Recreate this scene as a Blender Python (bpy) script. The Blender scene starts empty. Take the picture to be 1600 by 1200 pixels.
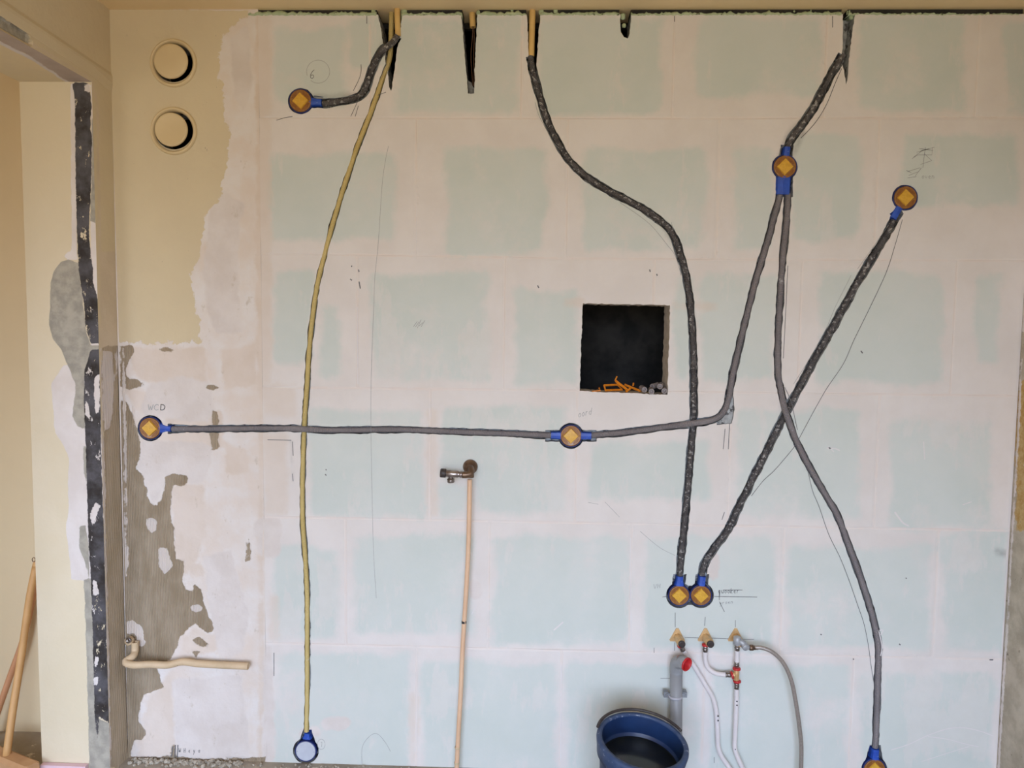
import bpy, math, random
import numpy as np
from mathutils import Vector
from mathutils.geometry import delaunay_2d_cdt
random.seed(7)
RNG = np.random.RandomState(11)
SC = bpy.context.scene
COL = SC.collection

# ------------------------------------------------------------------ camera, world, light, exposure
S = 0.88                                   # metres per fitted unit (ceiling 2.5 m)
F = 1150.0                                 # focal length for a 1600 wide frame
CAM = np.array([0.0, -2.75895, 1.63153]) * S
YAW, PITCH, ROLL = 0.028873, -0.068283, -0.011519


def rot(yaw, pitch, roll):
    cy, sy = math.cos(yaw), math.sin(yaw); cp, sp = math.cos(pitch), math.sin(pitch)
    cr, sr = math.cos(roll), math.sin(roll)
    Rz = np.array([[cy, -sy, 0], [sy, cy, 0], [0, 0, 1]])
    Rx = np.array([[1, 0, 0], [0, cp, -sp], [0, sp, cp]])
    Ry = np.array([[cr, 0, sr], [0, 1, 0], [-sr, 0, cr]])
    return Rz @ Rx @ Ry


RM = rot(YAW, PITCH, ROLL)
cd = bpy.data.cameras.new('camera'); cam = bpy.data.objects.new('camera', cd); COL.objects.link(cam)
cd.sensor_width = 36.0; cd.lens = F / 1600.0 * 36.0; cd.clip_start = 0.05
from mathutils import Matrix
m4 = Matrix.Identity(4)
right, fwd, up = RM[:, 0], RM[:, 1], RM[:, 2]
for i in range(3):
    m4[i][0] = right[i]; m4[i][1] = up[i]; m4[i][2] = -fwd[i]; m4[i][3] = CAM[i]
cam.matrix_world = m4
SC.camera = cam

SC.view_settings.view_transform = 'Standard'
SC.view_settings.look = 'None'
SC.view_settings.gamma = 1.0
SC.view_settings.use_curve_mapping = False
SC.view_settings.exposure = 0.0
SC.cycles.max_bounces = 10
SC.cycles.diffuse_bounces = 7
SC.cycles.use_denoising = True

world = bpy.data.worlds.new('world'); SC.world = world; world.use_nodes = True
wn, wl = world.node_tree.nodes, world.node_tree.links
wn.clear()
SKY = (0.91, 1.08, 1.40); GROUND = (0.32, 0.275, 0.205)
SKY_STRENGTH = 10.5
tc = wn.new('ShaderNodeTexCoord'); sx = wn.new('ShaderNodeSeparateXYZ')
mr = wn.new('ShaderNodeMapRange'); mr.inputs['From Min'].default_value = -0.05; mr.inputs['From Max'].default_value = 0.12
mx = wn.new('ShaderNodeMix'); mx.data_type = 'RGBA'
mx.inputs[6].default_value = (*GROUND, 1); mx.inputs[7].default_value = (*SKY, 1)
bg = wn.new('ShaderNodeBackground'); bg.inputs['Strength'].default_value = SKY_STRENGTH
wo = wn.new('ShaderNodeOutputWorld')
wl.new(tc.outputs['Generated'], sx.inputs[0]); wl.new(sx.outputs['Z'], mr.inputs['Value'])
wl.new(mr.outputs[0], mx.inputs[0]); wl.new(mx.outputs[2], bg.inputs[0]); wl.new(bg.outputs[0], wo.inputs[0])


def portal(x, y, z, w, h):
    l = bpy.data.lights.new('window_portal', 'AREA'); l.shape = 'RECTANGLE'; l.size = w; l.size_y = h
    o = bpy.data.objects.new('window_portal', l); COL.objects.link(o)
    o.location = (x, y, z); o.rotation_euler = (math.radians(90), 0, 0)   # emits towards +y
    l.cycles.is_portal = True
    return o


WIN = (-1.3, 0.9, 0.3, 2.22)            # opening in the rear wall: x0, x1, z0, z1
YB = -4.1
portal((WIN[0] + WIN[1]) / 2, YB - 0.10, (WIN[2] + WIN[3]) / 2, WIN[1] - WIN[0], WIN[3] - WIN[2])
portal(-2.77, YB - 0.10, 1.4, 1.66, 1.4)

# ------------------------------------------------------------------ pixel <-> room geometry


def ray(u, v):
    return RM @ np.array([(u - 800) / F, 1.0, -(v - 600) / F])


def P(u, v, y=0.0):
    d = ray(u, v); t = (y - CAM[1]) / d[1]
    return Vector(CAM + t * d)


def PXp(u, v, x):
    d = ray(u, v); t = (x - CAM[0]) / d[0]
    return Vector(CAM + t * d)


def PZ(u, v, z):
    d = ray(u, v); t = (z - CAM[2]) / d[2]
    return Vector(CAM + t * d)


def project(pts):
    d = (np.asarray(pts, float) - CAM) @ RM
    return np.stack([800 + F * d[:, 0] / d[:, 1], 600 - F * d[:, 2] / d[:, 1]], 1)


PM = 2.428 / F                             # metres per pixel on the far wall
XL, XR = -1.582 * S, 1.788 * S
ZF, ZC = -0.061 * S, 2.808 * S
ZB = 2.789 * S                             # top of the block work
TH = 0.105                                 # block thickness

# ------------------------------------------------------------------ signed masks


def sdf_poly(q, poly):
    poly = np.asarray(poly, float)
    a = poly; b = np.roll(poly, -1, 0)
    best = np.full(len(q), 1e9); inside = np.zeros(len(q), bool)
    for i in range(len(a)):
        e = b[i] - a[i]; w = q - a[i]
        t = np.clip((w @ e) / max(e @ e, 1e-9), 0, 1)
        d = np.hypot(*(w - t[:, None] * e).T)
        best = np.minimum(best, d)
        c = ((a[i, 1] > q[:, 1]) != (b[i, 1] > q[:, 1]))
        if abs(e[1]) > 1e-9:
            xs = a[i, 0] + (q[:, 1] - a[i, 1]) * e[0] / e[1]
            inside ^= (c & (q[:, 0] < xs))
    return np.where(inside, best, -best)


def sdf_rect(q, r, rad=14):
    x0, y0, x1, y1 = r
    cx, cy, hx, hy = (x0 + x1) / 2, (y0 + y1) / 2, (x1 - x0) / 2, (y1 - y0) / 2
    rad = min(rad, hx, hy)
    dx = np.abs(q[:, 0] - cx) - hx + rad; dy = np.abs(q[:, 1] - cy) - hy + rad
    return -(np.hypot(np.maximum(dx, 0), np.maximum(dy, 0)) + np.minimum(np.maximum(dx, dy), 0) - rad)


def sdf_line(q, pts, w):
    best = np.full(len(q), 1e9); pts = np.asarray(pts, float)
    for a, b in zip(pts[:-1], pts[1:]):
        e = b - a; ww = q - a; t = np.clip((ww @ e) / max(e @ e, 1e-9), 0, 1)
        best = np.minimum(best, np.hypot(*(ww - t[:, None] * e).T))
    return w - best


def mask(q, polys=(), rects=(), lines=(), rad=14):
    m = np.full(len(q), -40.0)
    for p in polys: m = np.maximum(m, sdf_poly(q, p))
    for r in rects: m = np.maximum(m, sdf_rect(q, r, rad))
    for p, w in lines: m = np.maximum(m, sdf_line(q, p, w))
    return np.clip(m, -40, 40)


# ------------------------------------------------------------------ materials


def srgb(r, g, b):
    f = lambda c: (c / 255 / 12.92) if c / 255 <= 0.04045 else ((c / 255 + 0.055) / 1.055) ** 2.4
    return (f(r), f(g), f(b), 1)


def new_mat(name):
    m = bpy.data.materials.new(name); m.use_nodes = True
    nt = m.node_tree; nt.nodes.clear()
    out = nt.nodes.new('ShaderNodeOutputMaterial'); b = nt.nodes.new('ShaderNodeBsdfPrincipled')
    nt.links.new(b.outputs[0], out.inputs[0])
    return m, nt, b


def noise(nt, vec, scale, detail=3, rough=0.55, stretch=None):
    n = nt.nodes.new('ShaderNodeTexNoise'); n.inputs['Scale'].default_value = scale
    n.inputs['Detail'].default_value = detail; n.inputs['Roughness'].default_value = rough
    if stretch:
        mp = nt.nodes.new('ShaderNodeMapping'); mp.inputs['Scale'].default_value = stretch
        nt.links.new(vec, mp.inputs[0]); vec = mp.outputs[0]
    nt.links.new(vec, n.inputs['Vector'])
    return n.outputs[0]


def math_n(nt, op, a, b=None, c=None, clamp=False):
    n = nt.nodes.new('ShaderNodeMath'); n.operation = op; n.use_clamp = clamp
    for i, v in enumerate((a, b, c)):
        if v is None: continue
        if isinstance(v, (int, float)): n.inputs[i].default_value = v
        else: nt.links.new(v, n.inputs[i])
    return n.outputs[0]


def maprange(nt, v, a, b, c=0.0, d=1.0):
    n = nt.nodes.new('ShaderNodeMapRange'); n.interpolation_type = 'SMOOTHSTEP'
    nt.links.new(v, n.inputs['Value'])
    for k, x in zip(('From Min', 'From Max', 'To Min', 'To Max'), (a, b, c, d)): n.inputs[k].default_value = x
    return n.outputs[0]


def mixc(nt, f, a, b):
    n = nt.nodes.new('ShaderNodeMix'); n.data_type = 'RGBA'
    for i, v in ((0, f), (6, a), (7, b)):
        if isinstance(v, (int, float, tuple)): n.inputs[i].default_value = v
        else: nt.links.new(v, n.inputs[i])
    return n.outputs[2]


def attr(nt, name):
    n = nt.nodes.new('ShaderNodeAttribute'); n.attribute_name = name
    return n.outputs['Fac']


def simple(name, c1, c2=None, scale=30, rough=0.6, metal=0.0, bump=0.0, bscale=200, spots=None, spot_thr=0.62,
           spot_scale=60, coat=0.0, trans=0.0, spec=0.5):
    m, nt, b = new_mat(name)
    geo = nt.nodes.new('ShaderNodeTexCoord').outputs['Object']
    c2 = c2 or c1
    n1 = noise(nt, geo, scale, 4)
    col = mixc(nt, maprange(nt, n1, 0.3, 0.7), c1, c2)
    if spots:
        n2 = noise(nt, geo, spot_scale, 5, 0.65)
        col = mixc(nt, maprange(nt, n2, spot_thr, spot_thr + 0.05), col, spots)
    nt.links.new(col, b.inputs['Base Color'])
    b.inputs['Roughness'].default_value = rough; b.inputs['Metallic'].default_value = metal
    b.inputs['Specular IOR Level'].default_value = spec
    if coat: b.inputs['Coat Weight'].default_value = coat
    if trans: b.inputs['Transmission Weight'].default_value = trans
    if bump:
        bp = nt.nodes.new('ShaderNodeBump'); bp.inputs['Strength'].default_value = bump
        bp.inputs['Distance'].default_value = 0.002
        nt.links.new(noise(nt, geo, bscale, 4), bp.inputs['Height']); nt.links.new(bp.outputs[0], b.inputs['Normal'])
    return m


def layered(name, base, layers, grain=0.25, ridge=None, specks=None, lines=None):
    """base: (c1, c2, noise scale); layers: dict(attr, c1, c2, amp, ns, soft, h, cs, max, stretch)"""
    m, nt, b = new_mat(name)
    geo = nt.nodes.new('ShaderNodeTexCoord').outputs['Object']
    col = mixc(nt, maprange(nt, noise(nt, geo, base[2], 5, 0.6), 0.32, 0.68), base[0], base[1])
    hsum = None
    for L in layers:
        a = attr(nt, L['attr'])
        n = noise(nt, geo, L.get('ns', 14), 6, L.get('nr', 0.62), L.get('stretch'))
        amp = L.get('amp', 6)
        v = math_n(nt, 'MULTIPLY_ADD', math_n(nt, 'SUBTRACT', n, 0.5), amp * 4.0, a)
        s = L.get('soft', 1.2)
        t = maprange(nt, v, -s, s, 0, L.get('max', 1.0))
        c = mixc(nt, maprange(nt, noise(nt, geo, L.get('cs', 9), 5, 0.6, L.get('cst')), 0.32, 0.68), L['c1'], L['c2'])
        if L.get('wear'):
            w = noise(nt, geo, L['wear'][0], 6, 0.7, L['wear'][3] if len(L['wear']) > 3 else None)
            t = math_n(nt, 'MULTIPLY', t, maprange(nt, w, L['wear'][1], L['wear'][2], 1.0, 0.0))
        col = mixc(nt, t, col, c)
        if L.get('h'):
            hh = math_n(nt, 'MULTIPLY', t, L['h'])
            hsum = hh if hsum is None else math_n(nt, 'ADD', hsum, hh)
    if specks:
        for (sc_, thr, c, st) in specks:
            n = noise(nt, geo, sc_, 4, 0.6, st)
            col = mixc(nt, maprange(nt, n, thr, thr + 0.03, 0, 0.75), col, c)
    nt.links.new(col, b.inputs['Base Color'])
    b.inputs['Roughness'].default_value = 0.85; b.inputs['Specular IOR Level'].default_value = 0.25
    g = math_n(nt, 'MULTIPLY', noise(nt, geo, 90, 5, 0.7), 0.0009 * grain)
    g2 = math_n(nt, 'MULTIPLY', noise(nt, geo, 7, 4, 0.6), 0.006 * grain)
    g = math_n(nt, 'ADD', g, g2)
    if hsum is not None: g = math_n(nt, 'ADD', g, hsum)
    if ridge:
        w = nt.nodes.new('ShaderNodeTexWave'); w.wave_type = 'BANDS'; w.bands_direction = ridge[2]
        w.inputs['Scale'].default_value = ridge[1]; w.inputs['Distortion'].default_value = 2.5
        w.inputs['Detail'].default_value = 2; w.inputs['Detail Scale'].default_value = 0.3
        nt.links.new(geo, w.inputs['Vector'])
        t = maprange(nt, attr(nt, ridge[0]), -1, 2)
        g = math_n(nt, 'ADD', g, math_n(nt, 'MULTIPLY', math_n(nt, 'MULTIPLY', w.outputs['Fac'], t), 0.0016))
    bp = nt.nodes.new('ShaderNodeBump'); bp.inputs['Strength'].default_value = 1.0; bp.inputs['Distance'].default_value = 1.0
    nt.links.new(g, bp.inputs['Height']); nt.links.new(bp.outputs[0], b.inputs['Normal'])
    return m


FILL1, FILL2 = srgb(219, 213, 210), srgb(225, 220, 218)
TAN1, TAN2 = srgb(214, 200, 188), srgb(220, 208, 199)
GREEN1, GREEN2 = srgb(200, 209, 205), srgb(208, 214, 211)
BEIGE1, BEIGE2 = srgb(214, 200, 170), srgb(209, 195, 166)
ADH1, ADH2 = srgb(150, 134, 112), srgb(168, 153, 133)
WHITE1, WHITE2 = srgb(222, 215, 212), srgb(212, 203, 198)
CONC1, CONC2 = srgb(150, 146, 136), srgb(176, 170, 158)

L_GREEN = dict(attr='green', c1=GREEN1, c2=GREEN2, amp=15, ns=4.5, nr=0.66, soft=8, cs=3.5, h=-0.0003, max=0.9,
               wear=(3.2, 0.50, 0.76))
L_STREAK = dict(attr='blocky', c1=FILL2, c2=FILL1, amp=34, ns=5.5, nr=0.68, soft=5, max=0.45, stretch=(1.6, 1, 0.55), cs=20)
L_TAN = dict(attr='tan', c1=TAN1, c2=TAN2, amp=7, ns=14, soft=3.5, max=0.95)
L_TANB = dict(attr='tan', c1=TAN1, c2=TAN2, amp=7, ns=14, soft=6, max=0.6)
L_WHITE = dict(attr='white', c1=WHITE1, c2=WHITE2, amp=6, ns=12, soft=3, max=0.95, h=0.0004)
L_BEIGE = dict(attr='beige', c1=BEIGE1, c2=BEIGE2, amp=10, ns=20, nr=.7, soft=0.8, h=0.0005, cs=3)
L_ADH = dict(attr='adh', c1=ADH1, c2=ADH2, amp=3.5, ns=26, soft=0.7, h=-0.0016, cs=20, cst=(1, 1, 0.4))
L_WON = dict(attr='won', c1=WHITE2, c2=TAN2, amp=2.5, ns=26, soft=0.6, h=0.0014)
L_GREY_HALO = dict(attr='grey_halo', c1=srgb(120, 122, 125), c2=srgb(90, 92, 96), amp=3, ns=22, soft=7, max=0.55, cs=40)  # soft grey bands, mostly along the chases
L_JOINT = dict(attr='joint', c1=srgb(226, 213, 206), c2=srgb(230, 222, 218), amp=1.1, ns=40, soft=0.9, max=0.55, wear=(9, 0.5, 0.62))

M_BLOCK = layered('gypsum_block_face', (FILL1, FILL2, 6),
                  [L_GREEN, L_STREAK, L_TANB, L_WHITE, L_JOINT, L_GREY_HALO],
                  specks=[(260, 0.74, srgb(120, 115, 110), None)])
M_PLASTER = layered('old_plaster_and_paint', (TAN2, FILL2, 8),
                    [L_TAN, L_WHITE, dict(attr='rough', c1=srgb(186, 172, 156), c2=srgb(198, 186, 172), amp=30, ns=16, nr=.7, soft=5, max=.55, stretch=(1.3, 1, .8)), L_BEIGE, L_ADH, L_WON, L_GREY_HALO], grain=0.8, ridge=('adh', 55, 'X'),
                    specks=[(110, 0.70, srgb(135, 125, 112), (1.6, 1, 0.5)), (30, 0.72, srgb(146, 134, 118), (1.5, 1, .45))])
M_RAW = simple('cut_gypsum', srgb(186, 190, 192), srgb(150, 152, 154), 60, 0.9, bump=0.6, bscale=300,
               spots=srgb(98, 98, 100), spot_thr=0.55, spot_scale=35, spec=0.1)

M_CLEAN = simple('sawn_gypsum', srgb(216, 207, 196), srgb(200, 190, 178), 40, 0.9, bump=0.5, bscale=200, spec=0.1)

# ------------------------------------------------------------------ object helpers


def link(name, me, mats, parent=None, label=None, cat=None, group=None, kind=None, smooth=False):
    o = bpy.data.objects.new(name, me); COL.objects.link(o)
    if not isinstance(mats, (list, tuple)): mats = [mats]
    if not me.materials:
        for m in mats: me.materials.append(m)
    if smooth:
        me.polygons.foreach_set('use_smooth', [True] * len(me.polygons))
    if parent is not None: o.parent = parent
    if label: o['label'] = label
    if cat: o['category'] = cat
    if group: o['group'] = group
    if kind: o['kind'] = kind
    return o


def empty(name, loc, label, cat, group=None):
    o = bpy.data.objects.new(name, None); COL.objects.link(o); o.location = loc
    o.empty_display_size = 0.05
    o['label'] = label; o['category'] = cat
    if group: o['group'] = group
    return o


def part(name, mb, mat, root, smooth=True, label=None, base=None):
    """world-space mesh stored relative to its thing's origin"""
    off = Vector((0, 0, 0)); r = root
    while r is not None:
        off += Vector(r.location); r = r.parent
    me = bpy.data.meshes.new(name)
    me.from_pydata([tuple(Vector(v) - off) for v in mb.v], [], mb.f); me.update()
    return link(name, me, mat, root, label=label, smooth=smooth)


class MB:
    def __init__(s): s.v = []; s.f = []

    def add(s, v, f):
        n = len(s.v); s.v += [tuple(x) for x in v]; s.f += [tuple(i + n for i in q) for q in f]; return s

    def box(s, c, h, M=None):
        vs = []
        for dx in (-1, 1):
            for dy in (-1, 1):
                for dz in (-1, 1):
                    p = Vector((dx * h[0], dy * h[1], dz * h[2]))
                    if M: p = M @ p
                    vs.append(Vector(c) + p)
        return s.add(vs, [(0, 1, 3, 2), (4, 6, 7, 5), (0, 4, 5, 1), (2, 3, 7, 6), (0, 2, 6, 4), (1, 5, 7, 3)])

    def rings(s, rings, cap0=True, cap1=True, closed=True):
        n = len(rings[0]); vs = [p for r in rings for p in r]; fs = []
        for i in range(len(rings) - 1):
            for j in range(n if closed else n - 1):
                k = (j + 1) % n
                fs.append((i * n + j, i * n + k, (i + 1) * n + k, (i + 1) * n + j))
        if cap0: fs.append(tuple(range(n))[::-1])
        if cap1: fs.append(tuple((len(rings) - 1) * n + j for j in range(n)))
        return s.add(vs, fs)

    def lathe(s, c, axis, prof, n=28, cap0=False, cap1=False, up=None, sq=None):
        """prof: (distance along axis, radius)"""
        a = Vector(axis).normalized(); u = Vector(up) if up else (Vector((0, 0, 1)) if abs(a.z) < 0.9 else Vector((1, 0, 0)))
        u = (u - a * u.dot(a)).normalized(); w = a.cross(u); rr = []
        for d, r in prof:
            ring = []
            for j in range(n):
                t = 2 * math.pi * j / n
                ring.append(Vector(c) + a * d + (u * math.cos(t) + w * math.sin(t)) * max(r, 1e-5))
            rr.append(ring)
        return s.rings(rr, cap0, cap1)

    def tube(s, pts, rad, n=12, cap=True, radf=None):
        pts = [Vector(p) for p in pts]
        t0 = (pts[1] - pts[0]).normalized()
        u = Vector((0, 1, 0)); u = (u - t0 * u.dot(t0))
        if u.length < 0.1: u = Vector((1, 0, 0)) - t0 * t0.x
        u.normalize(); rr = []
        for i, p in enumerate(pts):
            t = (pts[min(i + 1, len(pts) - 1)] - pts[max(i - 1, 0)])
            t = t.normalized() if t.length > 1e-9 else t0
            u = (u - t * u.dot(t)).normalized(); w = t.cross(u)
            r = radf(i) if radf else rad
            rr.append([p + (u * math.cos(2 * math.pi * j / n) + w * math.sin(2 * math.pi * j / n)) * r for j in range(n)])
        return s.rings(rr, cap, cap)

    def pipe_hollow(s, pts, r, ri, n=16):
        """tube with open hollow ends"""
        s.tube(pts, r, n, cap=False)
        pts = [Vector(p) for p in pts]
        for e, nx in ((0, 1), (-1, -2)):
            t = (pts[nx] - pts[e]).normalized()
            c = pts[e]
            s.lathe(c, t, [(0, r), (-0.0005, (r + ri) / 2), (0, ri), (0.03, ri * 0.98)], n, cap1=True)
        return s


def spline(pts, step):
    """Catmull-Rom resampled at an even step"""
    pts = [Vector(p) for p in pts]; out = []
    for i in range(len(pts) - 1):
        p0 = pts[max(i - 1, 0)]; p1 = pts[i]; p2 = pts[i + 1]; p3 = pts[min(i + 2, len(pts) - 1)]
        for k in range(24):
            t = k / 24
            out.append(0.5 * ((2 * p1) + (-p0 + p2) * t + (2 * p0 - 5 * p1 + 4 * p2 - p3) * t * t + (-p0 + 3 * p1 - 3 * p2 + p3) * t ** 3))
    out.append(pts[-1])
    res = [out[0]]; acc = 0.0
    for a, b in zip(out[:-1], out[1:]):
        L = (b - a).length; d = step - acc
        while d <= L and L > 0:
            res.append(a.lerp(b, d / L)); d += step
        acc = (acc + L) % step if L > 0 else acc
    if (res[-1] - out[-1]).length > step * 0.3: res.append(out[-1])
    return res


# ------------------------------------------------------------------ the far wall: paths, chases, holes (all on its surface)
YEL = [(612, 16), (611, 55), (609, 90), (598, 122), (587, 155), (574, 190), (560, 225), (548, 260), (535, 300), (520, 350), (508, 395),
       (496, 445), (488, 500), (483, 550), (480, 600), (476, 660), (473, 740), (473, 810), (477, 870), (480, 930), (480, 1000),
       (480, 1080), (479, 1143)]
BLK_A = [(621, 56), (612, 68), (598, 78), (588, 92), (580, 112), (571, 138), (562, 150), (545, 156), (522, 160), (504, 162)]
BLK_F = [(829, 88), (832, 108), (840, 140), (852, 180), (869, 218), (889, 250), (915, 275), (945, 295), (980, 313), (1020, 336),
         (1048, 362), (1062, 395), (1072, 430), (1079, 480), (1083, 540), (1084, 600), (1083, 660), (1078, 720), (1073, 780),
         (1068, 830), (1064, 870), (1062, 902)]
GR_DE = [(268, 670), (340, 670), (430, 669), (520, 672), (620, 671), (700, 674), (780, 677), (862, 680)]
GR_EB = [(924, 680), (980, 675), (1040, 667), (1085, 661), (1113, 656), (1130, 644), (1139, 620), (1145, 585), (1155, 540),
         (1170, 480), (1183, 430), (1197, 385), (1209, 340), (1219, 303)]
GR_BH = [(1231, 303), (1229, 345), (1223, 400), (1219, 460), (1216, 520), (1215, 570), (1219, 605), (1228, 645), (1245, 690),
         (1262, 725), (1285, 765), (1308, 805), (1325, 850), (1340, 890), (1355, 935), (1366, 975), (1372, 1010), (1371, 1060),
         (1370, 1100), (1369, 1140), (1367, 1168)]
BLK_CG = [(1398, 341), (1380, 375), (1352, 420), (1325, 468), (1300, 513), (1275, 557), (1250, 603), (1228, 645), (1205, 690),
          (1180, 740), (1155, 790), (1137, 828), (1116, 856), (1101, 880), (1096, 902)]
BLK_B = [(1317, 86), (1302, 110), (1286, 140), (1270, 170), (1252, 196), (1237, 216), (1229, 234)]
# (path, left/right half width px, depth)
CHASES = [(YEL, 4.7, .018), (BLK_A, 7.5, .030), (BLK_F, 6.6, .030), (GR_DE, 5.8, .030), (GR_EB, 6.2, .030), (GR_BH, 6.0, .030),
          (BLK_CG, 7.0, .036), (BLK_B, 7.2, .030)]
BOXES = [('A', 470, 158), ('B', 1226, 261), ('C', 1414, 309), ('D', 235, 669), ('E', 892, 681), ('F', 1061, 930), ('G', 1095, 930),
         ('H', 1366, 1202), ('I', 478, 1173)]
N1 = [(590, 10), (591, 24), (596, 50), (600, 80), (603, 100), (607, 120), (608, 136), (611, 142), (614, 125), (619, 90), (624, 55), (629, 24), (629, 10)]
N2 = [(720, 10), (721, 24), (724, 60), (727, 95), (729, 118), (735, 122), (741, 136), (742, 100), (744, 60), (746, 25), (746, 10)]
N2b = [(727, 95), (730, 125), (731, 146), (741, 146), (742, 118)]
N3 = [(822, 10), (823, 24), (825, 60), (826, 85), (824, 104), (832, 110), (838, 105), (841, 60), (844, 25), (845, 10)]
N4 = [(968, 10), (969, 22), (970, 50), (975, 58), (981, 60), (984, 52), (986, 25), (987, 10)]
N5 = [(1317, 10), (1317, 22), (1317, 75), (1313, 92), (1319, 110), (1322, 132), (1324, 125), (1328, 80), (1333, 40), (1336, 24), (1337, 10)]
HOLE = [(911, 474), (980, 475.5), (1047, 477), (1046, 520), (1044, 570), (1043, 617), (975, 614), (906, 611), (908, 540)]
DJOIN = [(1068, 915), (1088, 915), (1088, 945), (1068, 945)]
CSPOUT = {'D': (268, 670), 'C': (1397, 342), 'I': (480, 1148)}


def circ(u, v, r, n=30, jit=0.3):
    return [(u + (r + random.uniform(-jit, jit)) * math.cos(2 * math.pi * k / n), v + (r + random.uniform(-jit, jit)) * math.sin(2 * math.pi * k / n)) for k in range(n)]


def jagged(poly, step=4, amp=0.7):
    out = []
    for a, b in zip(poly, poly[1:] + poly[:1]):
        L = math.hypot(b[0] - a[0], b[1] - a[1]); n = max(1, int(L / step))
        for k in range(n):
            t = k / n
            out.append((a[0] + (b[0] - a[0]) * t + random.uniform(-amp, amp) * (k > 0), a[1] + (b[1] - a[1]) * t + random.uniform(-amp, amp) * (k > 0)))
    return out


def stroke(path, hw, amp=0.9):
    pts = spline([(a, b, 0) for a, b in path], 6); Lf, Rt = [], []
    wl_, wr_ = hw, hw
    for i, p in enumerate(pts):
        t = (pts[min(i + 1, len(pts) - 1)] - pts[max(i - 1, 0)]).normalized(); n = Vector((-t.y, t.x, 0))
        wl_ += 0.5 * (hw - wl_) + random.uniform(-amp, amp); wr_ += 0.5 * (hw - wr_) + random.uniform(-amp, amp)
        Lf.append(p + n * wl_); Rt.append(p - n * wr_)
    return [(p.x, p.y) for p in Lf + Rt[::-1]]


feat = []                                  # (poly px, depth or None for right through)
for p, w, d in CHASES: feat.append((stroke(p, w), d))
for nm, u, v in BOXES: feat.append((circ(u, v, 20.3), .048))
feat.append((DJOIN, .03))
for p in (N1, N2, N3, N4, HOLE): feat.append((jagged(p), None))
for p in (N2b, N5): feat.append((jagged(p), .045))
feat.append((circ(271, 98, 30.5, jit=0), None)); feat.append((circ(272, 203, 30.5, jit=0), None))
feat.append((jagged([(262, 662), (290, 664), (290, 676), (262, 678)], 4, .5), .03))
feat.append((jagged([(483, 151), (508, 154), (508, 169), (480, 168)], 4, .6), .03))
feat.append((jagged([(490, 149), (505, 151), (505, 156), (488, 156)], 4, .5), .010))
feat.append((jagged([(852, 672), (932, 672), (932, 690), (852, 690)], 4, .6), .03))
feat.append((jagged([(1220, 226), (1240, 226), (1238, 250), (1216, 250)], 4, .6), .03))
feat.append((jagged([(1212, 272), (1239, 272), (1239, 308), (1212, 308)], 4, .6), .03))
feat.append((jagged([(1390, 334), (1404, 322), (1412, 334), (1402, 350)], 4, .6), .03))
feat.append((jagged([(1052, 897), (1073, 897), (1070, 915), (1050, 915)], 4, .6), .03))
feat.append((jagged([(1087, 897), (1108, 897), (1106, 915), (1085, 915)], 4, .6), .03))
feat.append((jagged([(1359, 1164), (1376, 1164), (1380, 1190), (1352, 1190)], 4, .6), .03))
feat.append((jagged([(474, 1140), (487, 1140), (493, 1160), (466, 1162)], 4, .6), .03))
feat.append((jagged([(1118, 652), (1137, 628), (1144, 600), (1148, 640), (1143, 662), (1120, 664)], 4, .6), .012))

# joints between the blocks
JH = [[(400, 22), (1600, 20)], [(430, 184), (900, 185), (1550, 184)], [(420, 396), (900, 404), (1550, 407)],
      [(430, 605), (1000, 611), (1540, 618)], [(450, 808), (900, 817), (1560, 829)], [(450, 1005), (850, 1015), (1540, 1030)],
      [(400, 1235), (1600, 1235)]]
JV = [[578, 815, 1052, 1290, 1527], [650, 886, 1122, 1370], [558, 788, 1020, 1250, 1490], [672, 900, 1140, 1370],
      [540, 764, 985, 1222, 1462], [650, 877, 1100, 1332]]


def joint_v(k, u):
    L = JH[k]
    if u <= L[0][0]: a, b = L[0], L[1]
    elif u >= L[-1][0]: a, b = L[-2], L[-1]
    else:
        for a, b in zip(L[:-1], L[1:]):
            if a[0] <= u <= b[0]: break
    return a[1] + (b[1] - a[1]) * (u - a[0]) / (b[0] - a[0])


XB0 = P(410, 600).x
V2, FACES, FKIND = [], [], []


def add_face(pts, kind):
    n = len(V2); V2.extend(pts); FACES.append(list(range(n, n + len(pts)))); FKIND.append(kind)


def xz(u, v):
    p = P(u, v); return (p.x, p.z)


jointlines = []
zfl = ZF - 0.02
for r in range(6):
    us = [None] + JV[r] + [None]
    for i in range(len(us) - 1):
        quad = []
        for (side, kk) in ((i, r), (i + 1, r), (i + 1, r + 1), (i, r + 1)):
            if us[side] is None:
                X = XB0 if side == 0 else XR
                u = 410 if side == 0 else 1590
            else:
                u = us[side]; X = None
            v = joint_v(kk, u); p = P(u, v)
            z = p.z
            if kk == 0: z = ZB
            if kk == 6: z = zfl
            if X is None:
                # vertical joint: same x at both ends
                um = us[side]; vm = (joint_v(r, um) + joint_v(r + 1, um)) / 2; X = P(um, min(vm, 1100)).x
            quad.append((X, z))
        add_face(quad, ('block', r * 10 + i))
        jointlines.append(quad)
add_face([(XL, ZC), (XB0, ZC), (XB0, zfl), (XL, zfl)], ('plaster', 0))
for poly, d in feat:
    add_face([xz(*p) for p in poly], ('feat', d))
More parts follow.
